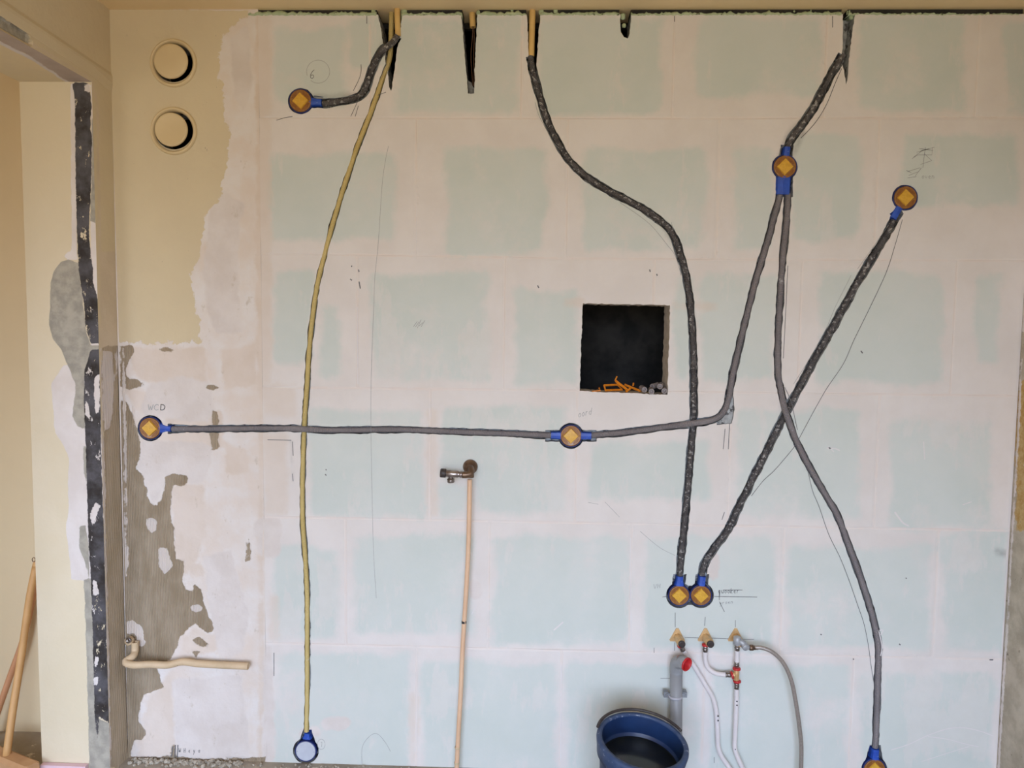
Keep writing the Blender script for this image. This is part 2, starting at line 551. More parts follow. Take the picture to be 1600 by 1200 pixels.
# interior sample points
stepg = 0.0105
for X in np.arange(XL + stepg / 2, XR, stepg):
    for Z in np.arange(zfl + stepg / 2, ZC, stepg):
        V2.append((X + random.uniform(-.001, .001), Z + random.uniform(-.001, .001)))
EDG = [(f_[i], f_[(i + 1) % len(f_)]) for f_ in FACES for i in range(len(f_))]
cv, ce, cf, ov, oe, of = delaunay_2d_cdt([Vector(p) for p in V2], EDG, [], 0, 1e-6, False)
cv = np.array([(p.x, p.y) for p in cv])
cen = cv[np.array([list(t) for t in cf])].mean(1)


def inpoly(pts, poly):
    poly = np.asarray(poly); res = np.zeros(len(pts), bool)
    lo, hi = poly.min(0), poly.max(0)
    idx = np.where(np.all((pts >= lo) & (pts <= hi), 1))[0]
    if not len(idx): return res
    p = pts[idx]; w = np.zeros(len(idx), int)
    a = poly; b = np.roll(poly, -1, 0)
    for i in range(len(a)):                # non-zero winding
        c = (b[i, 0] - a[i, 0]) * (p[:, 1] - a[i, 1]) - (b[i, 1] - a[i, 1]) * (p[:, 0] - a[i, 0])
        up_ = (a[i, 1] <= p[:, 1]) & (b[i, 1] > p[:, 1]) & (c > 0)
        dn_ = (a[i, 1] > p[:, 1]) & (b[i, 1] <= p[:, 1]) & (c < 0)
        w += up_.astype(int) - dn_.astype(int)
    res[idx[w != 0]] = True
    return res


owners = [None] * len(cf); depths = np.zeros(len(cf))
for f_, kd in zip(FACES, FKIND):
    ins = inpoly(cen, [V2[i] for i in f_])
    if kd[0] == 'feat':
        dd = 9.0 if kd[1] is None else kd[1]
        depths = np.where(ins, np.maximum(depths, dd), depths)
    else:
        for t in np.where(ins)[0]: owners[t] = kd
info = list(zip(owners, [float(x) for x in depths]))
edge_map = {}
for ti, tri in enumerate(cf):
    if info[ti][0] is None: continue
    for a, b in zip(tri, list(tri[1:]) + [tri[0]]):
        edge_map.setdefault((min(a, b), max(a, b)), []).append((ti, a, b))

# masks in photo pixels, evaluated where the surface points stand
allp = np.stack([cv[:, 0], np.zeros(len(cv)), cv[:, 1]], 1)
q = project(allp)
GREEN = [(432, 46, 538, 160), (548, 30, 606, 100), (622, 28, 812, 176), (842, 28, 1034, 180), (1090, 28, 1282, 150), (1340, 26, 1506, 172),
         (1572, 40, 1640, 180),
         (424, 240, 618, 376), (695, 232, 850, 396), (915, 232, 1098, 392), (1150, 232, 1205, 392), (1238, 212, 1345, 378), (1410, 208, 1588, 316),
         (428, 424, 486, 562), (500, 476, 532, 590), (582, 428, 762, 596), (806, 452, 902, 600), (1056, 430, 1078, 596), (1098, 430, 1212, 596),
         (1280, 424, 1472, 596), (1522, 430, 1562, 572),
         (484, 640, 660, 806), (692, 636, 886, 740), (690, 760, 730, 806), (742, 690, 886, 800), (918, 690, 1108, 780), (1150, 642, 1344, 806), (1394, 660, 1550, 822),
         (430, 858, 530, 1000), (552, 836, 738, 990), (772, 840, 984, 1008), (1004, 838, 1206, 1014), (1232, 856, 1452, 1012), (1472, 832, 1572, 1018),
         (430, 1018, 638, 1230), (658, 1034, 868, 1230), (886, 1034, 1094, 1230), (1110, 1040, 1324, 1230), (1344, 1052, 1552, 1230)]
GAPS = [(1052, 24, 1078, 184, 6), ]
TAN = [(400, 20, 424, 600), (404, 600, 412, 1190), (1050, 472, 1120, 484), (882, 466, 908, 478),
       (640, 1085, 652, 1190), (668, 640, 684, 806), (410, 600, 462, 650), (412, 680, 450, 806), (420, 930, 436, 1000), (320, 380, 330, 400)]
green = mask(q, rects=GREEN, rad=8)
blocky = np.full(len(q), -46.0); blocky[q[:, 0] > 405] = -14.0
for r in [(560, 500, 800, 600), (430, 860, 560, 1010), (680, 640, 900, 700), (560, 900, 720, 1000), (1390, 620, 1580, 700), (960, 840, 1010, 1010),
          (660, 1060, 860, 1120), (1200, 830, 1400, 860), (1470, 830, 1570, 900), (1330, 1040, 1560, 1190), (740, 700, 900, 810)]:
    blocky = np.maximum(blocky, np.minimum(sdf_rect(q, r) * 0.5 - 9, 0))
tan_b = mask(q, rects=TAN, rad=4)
tan_b = np.maximum(tan_b, mask(q, polys=[[(206, 545), (320, 542), (322, 600), (290, 640), (240, 600), (215, 590), (205, 580)],
                                         [(196, 610), (222, 606), (235, 620), (222, 650), (208, 640)],
                                         [(268, 760), (320, 758), (322, 830), (312, 872), (285, 905), (276, 870), (272, 850)],
                                         [(262, 650), (345, 640), (350, 700), (265, 700)], [(232, 1090), (270, 1050), (275, 1180), (212, 1186), (220, 1140)],
                                         [(285, 1000), (300, 985), (340, 990), (340, 1020), (280, 1022)], [(350, 690), (390, 700), (392, 740), (352, 740)],
                                         [(345, 545), (400, 540), (402, 600), (350, 610)], [(300, 900), (316, 900), (316, 880), (290, 885)]]))
white = mask(q, polys=[[(235, 600), (285, 590), (330, 598), (335, 640), (328, 660), (262, 655), (225, 660), (222, 640)],
                       [(222, 690), (300, 690), (335, 700), (320, 755), (262, 750), (240, 790), (228, 760), (212, 730)],
                       [(270, 1062), (380, 1055), (390, 1185), (280, 1185), (272, 1120)],
                       [(320, 870), (360, 860), (390, 960), (380, 1020), (345, 1025), (330, 970)],
                       [(330, 330), (350, 300), (380, 320), (370, 420), (380, 520), (340, 520), (322, 480), (318, 400)],
                       [(360, 60), (385, 40), (395, 120), (380, 170), (366, 150)], [(412, 1010), (426, 1010), (430, 1190), (410, 1190)]],
             rects=[(470, 1136, 500, 1150), (1100, 860, 1125, 905), (500, 1120, 545, 1140), (735, 905, 752, 935), (400, 810, 440, 870)])
BEIGE_POLY = [(150, 0), (386, 0), (384, 25), (370, 38), (356, 42), (360, 56), (350, 48), (343, 80), (340, 112), (347, 140), (350, 160), (357, 200), (358, 230), (352, 258),
              (346, 290), (338, 318), (322, 335), (318, 365), (308, 400), (298, 430), (304, 458), (310, 490), (315, 534), (150, 538)]
beige = mask(q, polys=[BEIGE_POLY])
ADH = [[(188, 541), (208, 540), (207, 552), (200, 570), (197, 580), (198, 588), (205, 592), (222, 596), (229, 603), (212, 606), (202, 609), (188, 604)],
       [(186, 625), (198, 628), (205, 645), (210, 655), (214, 672), (218, 690), (218, 715), (212, 732), (222, 740), (227, 758), (230, 775),
        (237, 788), (243, 792), (250, 782), (255, 768), (259, 745), (268, 740), (292, 742), (292, 757), (270, 759), (267, 775), (266, 815),
        (272, 825), (272, 850), (275, 874), (288, 876), (288, 892), (284, 905), (290, 922), (300, 925), (304, 914), (314, 920), (318, 940),
        (322, 958), (332, 976), (334, 984), (325, 990), (315, 984), (306, 974), (290, 985), (280, 997), (275, 1012), (268, 1028),
        (245, 1043), (250, 1060), (255, 1073), (240, 1080), (225, 1087), (218, 1100), (217, 1130), (227, 1142), (229, 1148), (222, 1156),
        (210, 1158), (204, 1176), (200, 1200), (186, 1200)],
       [(250, 547), (262, 543), (273, 549), (262, 550)], [(284, 537), (291, 537), (288, 543)], [(320, 603), (333, 602), (348, 608), (330, 610)],
       [(332, 640), (337, 640), (342, 664), (330, 666)], [(328, 678), (341, 676), (342, 700), (330, 704)], [(300, 999), (312, 996), (330, 1008), (318, 1012), (304, 1006)],
       [(385, 845), (390, 840), (391, 875), (384, 880)], [(268, 1162), (272, 1162), (276, 1190), (268, 1190)], [(298, 1018), (312, 1018), (306, 1030)]]
adh = mask(q, polys=ADH, lines=[([(195, 1188), (260, 1186), (330, 1190), (420, 1187)], 4.0), ([(440, 1196), (640, 1196)], 2.5)])
WON = [[(227, 812), (238, 808), (245, 815), (243, 828), (236, 835), (229, 826)], [(248, 856), (260, 854), (266, 874), (270, 884), (258, 897), (247, 886)],
       [(297, 946), (310, 944), (318, 952), (306, 958), (298, 954)], [(196, 972), (206, 968), (222, 980), (224, 1000), (228, 1004), (222, 1012), (214, 1006), (212, 992), (196, 990)],
       [(196, 855), (202, 852), (200, 885), (196, 888)], [(206, 630), (210, 640), (213, 668), (209, 668)]]
won = mask(q, polys=WON, lines=[([(193, 545), (195, 720), (196, 900)], 2.4)])
grey_halo = mask(q, lines=[([(605, 60), (590, 90), (578, 120), (560, 148), (520, 152), (488, 152)], 3), ([(1250, 190), (1233, 212), (1222, 240)], 4),
                        ([(1240, 240), (1255, 205)], 2), ([(1326, 30), (1324, 120)], -1),
                        ([(1205, 690), (1180, 740), (1140, 822)], 1), ([(1083, 540), (1083, 660), (1073, 780), (1066, 850)], 0),
                        ([(980, 313), (1030, 345), (1062, 395), (1080, 480)], 0), ([(1350, 420), (1228, 640)], 0),
                        ([(845, 165), (870, 215), (915, 275), (950, 298)], -2), ([(455, 690), (458, 750)], -2)],
              polys=[[(1556, 860), (1572, 862), (1572, 868), (1558, 866)]])
grey_halo = np.where((q[:, 0] > 780) & (q[:, 0] < 830), grey_halo - 6, grey_halo)
jd = np.full(len(q), 1e9)
for k in range(1, 6): jd = np.minimum(jd, np.abs(q[:, 1] - np.array([joint_v(k, u) for u in q[:, 0]])))
for r in range(6):
    inrow = (cv[:, 1] <= jointlines[0][0][1] + 1)
    zt = np.array([joint_v(r, u) for u in q[:, 0]]); zb = np.array([joint_v(r + 1, u) for u in q[:, 0]])
    rowm = (q[:, 1] > zt - 2) & (q[:, 1] < zb + 2)
    for u in JV[r]:
        xj = P(u, (joint_v(r, u) + min(joint_v(r + 1, u), 1100)) / 2).x
        jd = np.where(rowm, np.minimum(jd, np.abs(cv[:, 0] - xj) / PM), jd)
joint = np.where(q[:, 0] > 412, 2.0 - jd, -40)
is_edge = jd < 0.4
rough = np.full(len(q), -17.0)
ATTR = dict(rough=rough, green=green, blocky=blocky, tan=tan_b, white=white, beige=beige, adh=adh, won=won, grey_halo=grey_halo, joint=joint)


def build_region(name, key, mats, parent=None, kind=None):
    vid, vs, fs, mi, src = {}, [], [], [], []

    def V(i, y):
        k = (i, round(y, 4))
        if k not in vid:
            vid[k] = len(vs); yy = y
            if y == 0.0:
                if is_edge[i] and key[0] == 'block': yy = 0.0012
                elif key[0] == 'plaster' and adh[i] > 1: yy = 0.002
            vs.append((cv[i][0], yy, cv[i][1])); src.append(i)
        return vid[k]
    for ti, tri in enumerate(cf):
        own, d = info[ti]
        if own != key: continue
        if d < 9:
            fs.append(tuple(V(i, d) for i in tri)); mi.append(0 if d == 0 else 1)
        for a, b in zip(tri, list(tri[1:]) + [tri[0]]):
            es = edge_map[(min(a, b), max(a, b))]
            o = [e for e in es if e[0] != ti]
            od = info[o[0][0]][1] if o else (9.0 if d < 9 else d)
            if d < od:
                lo = min(od, TH)
                qa = q[a]; clean = od >= 9 and 880 < qa[0] < 1070 and 460 < qa[1] < 640
                fs.append((V(b, d), V(a, d), V(a, lo), V(b, lo))); mi.append(2 if clean else 1)
    me = bpy.data.meshes.new(name); me.from_pydata(vs, [], fs); me.update()
    for m in mats: me.materials.append(m)
    me.polygons.foreach_set('material_index', mi)
    src = np.array(src)
    for k, arr in ATTR.items():
        a = me.attributes.new(k, 'FLOAT', 'POINT'); a.data.foreach_set('value', arr[src].astype(np.float32))
    # faces towards the room (-y)
    o = link(name, me, mats, parent, kind=kind)
    return o


wall_back = build_region('wall_back', ('plaster', 0), [M_PLASTER, M_RAW], kind='structure')
wall_back['label'] = 'far wall of pale green gypsum blocks with filled joints and old plaster at its left end'
for key in sorted({i[0] for i in info if i[0] and i[0][0] == 'block'}):
    build_region('gypsum_block', key, [M_BLOCK, M_RAW, M_CLEAN], wall_back)

# dark void behind the block work
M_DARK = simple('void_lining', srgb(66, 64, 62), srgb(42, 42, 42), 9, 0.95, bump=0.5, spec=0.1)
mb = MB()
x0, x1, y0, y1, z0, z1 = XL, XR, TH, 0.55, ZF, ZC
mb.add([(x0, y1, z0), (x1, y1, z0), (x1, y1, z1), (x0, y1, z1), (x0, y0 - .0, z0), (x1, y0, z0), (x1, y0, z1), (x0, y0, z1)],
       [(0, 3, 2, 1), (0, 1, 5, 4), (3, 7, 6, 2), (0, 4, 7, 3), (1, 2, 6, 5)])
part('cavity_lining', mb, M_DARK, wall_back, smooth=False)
# dark strips above the blocks, standing in for the shade behind the foam
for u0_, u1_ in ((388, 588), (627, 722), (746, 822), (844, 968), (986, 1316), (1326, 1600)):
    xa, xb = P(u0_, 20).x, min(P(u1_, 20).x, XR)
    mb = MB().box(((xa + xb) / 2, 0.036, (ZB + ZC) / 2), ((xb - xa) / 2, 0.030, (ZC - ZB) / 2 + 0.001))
    part('gap_shade', mb, M_DARK, wall_back, smooth=False)
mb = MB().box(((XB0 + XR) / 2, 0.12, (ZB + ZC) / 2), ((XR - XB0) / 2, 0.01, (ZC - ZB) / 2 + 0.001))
part('gap_shade', mb, M_DARK, wall_back, smooth=False)

# ------------------------------------------------------------------ side walls, ceiling, floor


def grid_surface(name, A, B, C, step, masks, mat, hole=None, disp=None, parent=None, kind='structure', label=None):
    """rectangle A + s*(B-A) + t*(C-A); masks: name -> f(px array); hole(s-pt) -> drop"""
    A, B, C = Vector(A), Vector(B), Vector(C)
    nu = max(1, int((B - A).length / step)); nv = max(1, int((C - A).length / step))
    pts = np.array([[tuple(A + (B - A) * (i / nu) + (C - A) * (j / nv)) for j in range(nv + 1)] for i in range(nu + 1)])
    flat = pts.reshape(-1, 3)
    qq = project(flat); infront = ((flat - CAM) @ RM)[:, 1] > 0.05
    qq[~infront] = -9999
    vals = {k: f(qq) for k, f in masks.items()}
    nrm = (B - A).cross(C - A).normalized()
    if disp is not None:
        flat = flat + np.array(nrm)[None] * disp(vals, qq)[:, None]
    fs = [(i * (nv + 1) + j, (i + 1) * (nv + 1) + j, (i + 1) * (nv + 1) + j + 1, i * (nv + 1) + j + 1) for i in range(nu) for j in range(nv)
          if not (hole and hole(pts[i, j]))]
    me = bpy.data.meshes.new(name); me.from_pydata([tuple(p) for p in flat], [], fs); me.update()
    for k, v in vals.items():
        a = me.attributes.new(k, 'FLOAT', 'POINT'); a.data.foreach_set('value', np.asarray(v, np.float32))
    return link(name, me, mat, parent, label=label, kind=kind)


YR = PXp(156, 600, XL).y                   # plane of the doorway reveal
ZH = P(150, 128, YR).z                     # underside of the doorway head
XT = P(36, 300, YR).x                      # far side of the left wall
YD = YR - 1.0                              # other jamb, out of frame
none = lambda qq: np.full(len(qq), -40.0)

L_ADH_LIT = dict(L_ADH, c1=srgb(176, 160, 136), c2=srgb(190, 174, 152))  # same adhesive, colour lightened to make up for the little light on the pier
M_LEFT = layered('left_wall_paint', (BEIGE1, BEIGE2, 3),
                 [dict(attr='tan', c1=srgb(214, 199, 178), c2=srgb(205, 190, 168), amp=2, ns=20, soft=2),
                  L_ADH_LIT, L_WON, dict(attr='conc', c1=CONC1, c2=CONC2, amp=2.5, ns=40, soft=.7, cs=60, h=-0.001)],
                 grain=0.7, ridge=('adh', 55, 'Y'))
left_masks = dict(
    tan=lambda qq: mask(qq, polys=[[(156, 394), (190, 394), (192, 542), (158, 542)], [(158, 700), (163, 700), (176, 1200), (168, 1200)]],
                        lines=[([(143, 128), (152, 160), (154, 300), (157, 420), (160, 700), (168, 1000), (172, 1200)], 1.8),
                               ([(0, 36), (50, 70), (100, 99), (145, 127)], 2.2)]),
    adh=lambda qq: mask(qq, polys=[[(160, 541), (190, 541), (193, 640), (199, 900), (201, 1200), (172, 1200), (167, 900), (163, 700), (158, 600)]]),
    won=lambda qq: mask(qq, polys=[[(161, 548), (176, 550), (179, 590), (177, 640), (172, 668), (165, 672), (160, 640)], [(181, 552), (186, 556), (184, 580), (181, 600)]],
                        lines=[([(186, 545), (189, 640), (190, 700)], 1.4), ([(158, 545), (160, 640), (164, 820), (169, 1000), (173, 1200)], 1.2)]),
    conc=lambda qq: mask(qq, polys=[[(-20, 25), (8, 27), (14, 34), (26, 35), (38, 44), (46, 55), (50, 70), (20, 54), (-20, 32)]]))


def left_disp(vals, qq):
    d = np.where(vals['conc'] > 0.5, -0.008, 0.0) + np.where((vals['adh'] > 1) & (vals['won'] < 0), -0.0015, 0)
    return d


wl_a = grid_surface('wall_left', (XL, YR, ZF), (XL, 0.0, ZF), (XL, YR, ZC), 0.008, left_masks, M_LEFT, disp=lambda v, qq: -left_disp(v, qq) * -1 * 1.0,
                    label='short pier of the left wall between the doorway and the far corner')
# head over the doorway
zs = P(160, 106, -0.12).z
wl_b = grid_surface('wall_left_head', (XL, YD, ZH), (XL, YR, ZH), (XL, YD, ZC), 0.010, left_masks, M_LEFT, disp=lambda v, qq: left_disp(v, qq),
                    parent=wl_a)
# slightly proud plaster band along the head
mb = MB()
zb1 = PXp(41, 24, XL); zb2 = PXp(162, 106, XL)
slope = (zb2.z - zb1.z) / (zb2.y - zb1.y)
zband = lambda y: zb2.z + slope * (y - zb2.y)
mb.add([(XL + .0005, YD, zband(YD)), (XL + .0005, YR + .0, zband(YR)), (XL + .0005, -0.001, zband(0)), (XL + .005, YD, zband(YD) - .012), (XL + .005, YR, zband(YR) - .012), (XL + .005, -0.001, zband(0) - .012),
        (XL + .005, YD, ZH + .075), (XL + .005, YR, ZH + .05), (XL + .005, -0.001, ZH + .03), (XL + .0005, YD, ZH + .06), (XL + .0005, YR, ZH + .02), (XL + .0005, -0.001, ZH + .0)],
       [(0, 1, 4, 3), (1, 2, 5, 4), (3, 4, 7, 6), (4, 5, 8, 7), (6, 7, 10, 9), (7, 8, 11, 10)])
M_BAND = simple('head_band_paint', BEIGE1, BEIGE2, 4, 0.85, bump=0.4, bscale=60, spec=0.2)
part('plaster_band', mb, M_BAND, wl_a, smooth=False)
# left wall beyond the doorway, towards the window
mb = MB(); mb.add([(XL, YB, ZF), (XL, YD, ZF), (XL, YD, ZC), (XL, YB, ZC)], [(0, 1, 2, 3)])
mb.add([(XL, YD, ZF), (XT, YD, ZF), (XT, YD, ZC), (XL, YD, ZC)], [(0, 1, 2, 3)])
mb.add([(XT, YD, ZF), (XT, YB, ZF), (XT, YB, ZC), (XT, YD, ZC)], [(0, 1, 2, 3)])
part('wall_section', mb, M_BAND, wl_a, smooth=False)

# reveal (faces the room) and soffit
M_REVEAL = layered('doorway_reveal', (srgb(215, 202, 175), srgb(220, 208, 184), 3),
                   [dict(attr='white', c1=WHITE2, c2=WHITE1, amp=1.2, ns=30, soft=.6, h=-0.0006),
                    dict(attr='conc', c1=CONC1, c2=CONC2, amp=1.6, ns=30, soft=.7, cs=30, h=-0.001),
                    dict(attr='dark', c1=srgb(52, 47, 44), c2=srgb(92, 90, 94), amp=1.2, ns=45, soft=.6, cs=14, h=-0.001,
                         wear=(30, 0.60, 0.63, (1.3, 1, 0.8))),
                    dict(attr='won', c1=WHITE1, c2=WHITE2, amp=2.2, ns=60, soft=.5)], grain=0.5)
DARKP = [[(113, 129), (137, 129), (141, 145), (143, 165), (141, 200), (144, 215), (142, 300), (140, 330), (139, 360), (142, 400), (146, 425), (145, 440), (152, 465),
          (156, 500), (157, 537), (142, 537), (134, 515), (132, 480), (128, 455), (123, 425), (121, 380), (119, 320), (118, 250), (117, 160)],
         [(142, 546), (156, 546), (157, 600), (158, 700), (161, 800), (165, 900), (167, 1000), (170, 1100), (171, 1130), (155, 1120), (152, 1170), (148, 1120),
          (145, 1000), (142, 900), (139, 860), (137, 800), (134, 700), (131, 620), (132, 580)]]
rev_masks = dict(
    white=lambda qq: mask(qq, polys=[[(100, 400), (104, 394), (118, 391), (122, 406), (105, 406)],
                                     [(100, 570), (90, 585), (80, 600), (83, 640), (86, 676), (96, 690), (108, 716), (106, 760), (108, 790), (103, 826), (108, 868), (112, 905),
                                      (135, 908), (160, 908), (160, 570)],
                                     [(110, 130), (118, 130), (120, 395), (112, 395)], [(142, 130), (160, 130), (160, 560), (142, 560)]],
                          lines=[([(158, 560), (161, 700), (167, 900), (172, 1100), (174, 1200)], 3)]),
    conc=lambda qq: mask(qq, polys=[[(79, 440), (84, 424), (95, 409), (108, 405), (122, 412), (128, 455), (134, 515), (142, 540), (157, 540), (157, 548), (142, 548), (132, 590), (133, 672),
                                     (122, 666), (113, 650), (118, 615), (118, 600), (110, 580), (103, 566), (96, 548), (82, 528), (76, 508), (78, 480)],
                                    [(124, 822), (134, 820), (139, 860), (140, 905), (133, 880), (124, 856)], [(131, 905), (143, 905), (150, 1120), (171, 1130), (173, 1210), (140, 1210), (136, 1050)],
                                    [(143, 180), (150, 200), (153, 350), (141, 345), (144, 240)], [(130, 690), (135, 700), (137, 760), (131, 740)]]),
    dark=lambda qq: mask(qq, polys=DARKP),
    won=lambda qq: mask(qq, polys=[[(148, 590), (156, 584), (156, 640), (150, 650), (147, 620)], [(132, 620), (138, 632), (141, 655), (134, 650)], [(140, 806), (145, 792), (150, 786), (157, 790), (152, 800), (150, 815), (144, 820)],
                                   [(144, 906), (150, 910), (155, 930), (146, 930)], [(145, 945), (149, 958), (147, 964), (143, 952)], [(155, 944), (158, 950), (156, 962)],
                                   [(147, 1058), (153, 1058), (152, 1072), (146, 1072)], [(132, 132), (142, 132), (143, 145), (132, 142)], [(150, 1020), (155, 1030), (147, 1050)]]))
grid_surface('doorway_reveal', (XT, YR, ZF), (XL, YR, ZF), (XT, YR, ZH), 0.0075, rev_masks, M_REVEAL, parent=wl_a, kind=None,
             disp=lambda v, qq: np.where(v['dark'] > 0.3, 0.0, 0.0))
sof_masks = dict(white=lambda qq: mask(qq, polys=[[(-20, 50), (0, 62), (25, 76), (50, 90), (80, 112), (106, 128), (112, 128), (100, 121), (60, 95), (0, 60)]],
                                       lines=[([(-20, 56), (0, 67), (48, 90), (106, 128)], 2.5)]),
                 conc=lambda qq: mask(qq, polys=[[(-60, 0), (-60, 35), (0, 64), (25, 77), (48, 88), (80, 110), (108, 129), (150, 129), (100, 98), (50, 69), (0, 38)]]),
                 dark=none, won=none)
M_SOFFIT = layered('doorway_soffit', (BEIGE1, srgb(226, 208, 170), 3),
                   [dict(attr='white', c1=WHITE2, c2=WHITE1, amp=1.2, ns=30, soft=.6),
                    dict(attr='conc', c1=srgb(176, 160, 148), c2=srgb(188, 172, 162), amp=1.6, ns=30, soft=.7, cs=12, h=-0.001)], grain=0.6)
grid_surface('doorway_soffit', (XL, YD, ZH), (XT, YD, ZH), (XL, YR, ZH), 0.008, sof_masks, M_SOFFIT, parent=wl_a, kind=None)

# next room beyond the doorway
Y2 = PZ(30, 1143, ZF).y
M_PAINT = simple('next_room_paint', srgb(214, 196, 162), srgb(218, 200, 166), 3, 0.85, bump=0.3, bscale=50, spec=0.2)
mb = MB(); mb.add([(-3.6, Y2, ZF), (XT + .0, Y2, ZF), (XT + .0, Y2, ZC), (-3.6, Y2, ZC)], [(0, 1, 2, 3)])
mb.add([(-3.6, YB, ZF), (-3.6, Y2, ZF), (-3.6, Y2, ZC), (-3.6, YB, ZC)], [(0, 1, 2, 3)])
mb.add([(XT, YR, ZF), (XT, Y2, ZF), (XT, Y2, ZC), (XT, YR, ZC)], [(0, 1, 2, 3)])
mb.add([(XT, YR, ZH), (XT, YR, ZC), (XT, YD, ZC), (XT, YD, ZH)], [(0, 1, 2, 3)])
o = part('wall_next_room', mb, M_PAINT, None, smooth=False); o['kind'] = 'structure'

mb = MB().box(((XT + XL) / 2, (YR + Y2) / 2 + .003, (ZF + ZC) / 2), ((XL - XT) / 2 - .005, (Y2 - YR) / 2 - .004, (ZC - ZF) / 2))
part('wall_light_stop', mb, M_PAINT, wl_a, smooth=False)  # unseen filler box added to stop light leaking in at the left corner
mb = MB().box((XR + .06, (YB + .6) / 2, (ZF + ZC) / 2), (.055, (.6 - YB) / 2 + .1, (ZC - ZF) / 2))
core = part('wall_light_stop', mb, M_PAINT, None, smooth=False)  # unseen box added outside the right wall against a light leak
# right wall: bare concrete with a ragged plaster edge in the corner
M_RIGHT = layered('right_wall_concrete', (srgb(194, 184, 168), srgb(168, 158, 142), 14),
                  [dict(attr='adh', c1=srgb(176, 140, 82), c2=srgb(196, 170, 120), amp=5, ns=30, soft=1.5, cs=60, h=0.001),
                   dict(attr='white', c1=WHITE2, c2=WHITE1, amp=1.6, ns=40, soft=.6, h=0.002)], grain=1.0,
                  specks=[(60, 0.68, srgb(110, 100, 88), None), (70, 0.70, srgb(205, 198, 188), (1, 1, .6))])
grid_surface('wall_right', (XR, 0, ZF), (XR, -0.35, ZF), (XR, 0, ZC), 0.009,
             dict(adh=lambda qq: mask(qq, polys=[[(1588, 600), (1640, 560), (1640, 828), (1588, 828), (1586, 700)]]),
                  white=lambda qq: mask(qq, lines=[([(1596, 560), (1594, 600), (1590, 700), (1584, 800), (1580, 860), (1575, 960), (1568, 1060), (1560, 1200)], 1.8)],
                                        rects=[(1590, 300, 1640, 520)])), M_RIGHT)
mb = MB(); mb.add([(XR, -0.35, ZF), (XR, YB, ZF), (XR, YB, ZC), (XR, -0.35, ZC)], [(0, 1, 2, 3)])
core.parent = bpy.data.objects['wall_right']
M_BEIGEW = simple('grey_plaster', srgb(200, 196, 190), srgb(186, 182, 176), 3, 0.85, bump=0.3, bscale=50, spec=0.2)
o = part('wall_right_near', mb, M_BEIGEW, bpy.data.objects['wall_right'], smooth=False)
# rear wall with the window opening that lights the room
mb = MB()
a, b_, c, d = WIN


def rw(x0, x1, z0, z1): mb.box(((x0 + x1) / 2, YB, (z0 + z1) / 2), ((x1 - x0) / 2, 0.08, (z1 - z0) / 2))


rw(XL, a, ZF, ZC); rw(b_, XR, ZF, ZC); rw(a, b_, ZF, c); rw(a, b_, d, ZC); rw(-3.6, XL, 2.1, ZC); rw(-3.6, XL, ZF, 0.7); rw(-1.95, XL, 0.7, 2.1)
o = part('wall_rear', mb, M_BEIGEW, None, smooth=False); o['kind'] = 'structure'
M_CEIL = simple('ceiling_paint', srgb(236, 213, 170), srgb(230, 207, 164), 2.5, 0.85, bump=0.4, bscale=40, spec=0.2)
mb = MB().box(((-3.6 + XR) / 2, (YB + 0.55) / 2, ZC + 0.05), ((XR + 3.7) / 2, (0.55 - YB) / 2 + .1, 0.05))
o = part('ceiling', mb, M_CEIL, None, smooth=False); o['kind'] = 'structure'
M_FLOOR = simple('concrete_floor', srgb(168, 158, 144), srgb(142, 132, 120), 6, 0.9, bump=0.8, bscale=60, spots=srgb(208, 198, 184), spot_scale=25)
mb = MB().box(((-3.6 + XR) / 2, (YB + 0.55) / 2, ZF - 0.05), ((XR + 3.7) / 2, (0.55 - YB) / 2 + .1, 0.05))
o = part('floor', mb, M_FLOOR, None, smooth=False); o['kind'] = 'structure'

# green foam in the gap under the ceiling
M_FOAM = simple('green_foam', srgb(168, 184, 150), srgb(190, 202, 170), 60, 0.9, bump=1.0, bscale=200, spots=srgb(100, 108, 84), spot_thr=0.6, spot_scale=50, spec=0.1)
for (u0, u1, hh) in [(388, 588, 5.2), (627, 722, 4.6), (746, 822, 5), (844, 968, 4), (986, 1316, 3.6), (1326, 1592, 2.6)]:
    mb = MB(); n = int((u1 - u0) / 3); rr = []
    hcur = hh
    for i in range(n + 1):
        u = u0 + (u1 - u0) * i / n
        hcur += 0.4 * (hh - hcur) + random.uniform(-1.6, 1.6)
        X = P(u, 22).x; h = max(1.2, hcur) * PM; zb = ZB - random.uniform(0.0, 1.6) * PM; yf = -0.001 + random.uniform(-.002, .004)
        rr.append([Vector((X, yf - .002, zb - .001)), Vector((X, yf - .003, zb + h * 0.5)), Vector((X, yf + 0.004, zb + h)), Vector((X, 0.05, zb + h)), Vector((X, 0.05, zb))])
    mb.rings(rr)
    part('foam_seam', mb, M_FOAM, wall_back, smooth=True)
for (u, v, r) in [(632, 19, 6), (630, 26, 4), (800, 17, 4), (748, 20, 4), (846, 19, 5), (868, 18, 5), (973, 26, 5), (975, 40, 3.5), (1326, 20, 4), (1330, 27, 4), (584, 20, 5), (1240, 19, 3.5), (1266, 18, 3.5)]:
    mb = MB(); c = P(u, v, 0.012); rr = r * PM
    mb.lathe(c, (0, 0, 1), [(-rr, rr * .1), (-rr * .7, rr * .8), (0, rr * random.uniform(.8, 1.1)), (rr * .6, rr * .8), (rr, rr * .1)], 8, True, True)
    part('foam_lump', mb, M_FOAM, wall_back)

# ------------------------------------------------------------------ pencil marks on the wall
M_PENCIL = simple('pencil', srgb(92, 92, 96), srgb(120, 120, 122), 80, 0.8)
M_PENCIL_F = simple('faint_pencil', srgb(140, 142, 145), srgb(168, 170, 170), 90, 0.8)


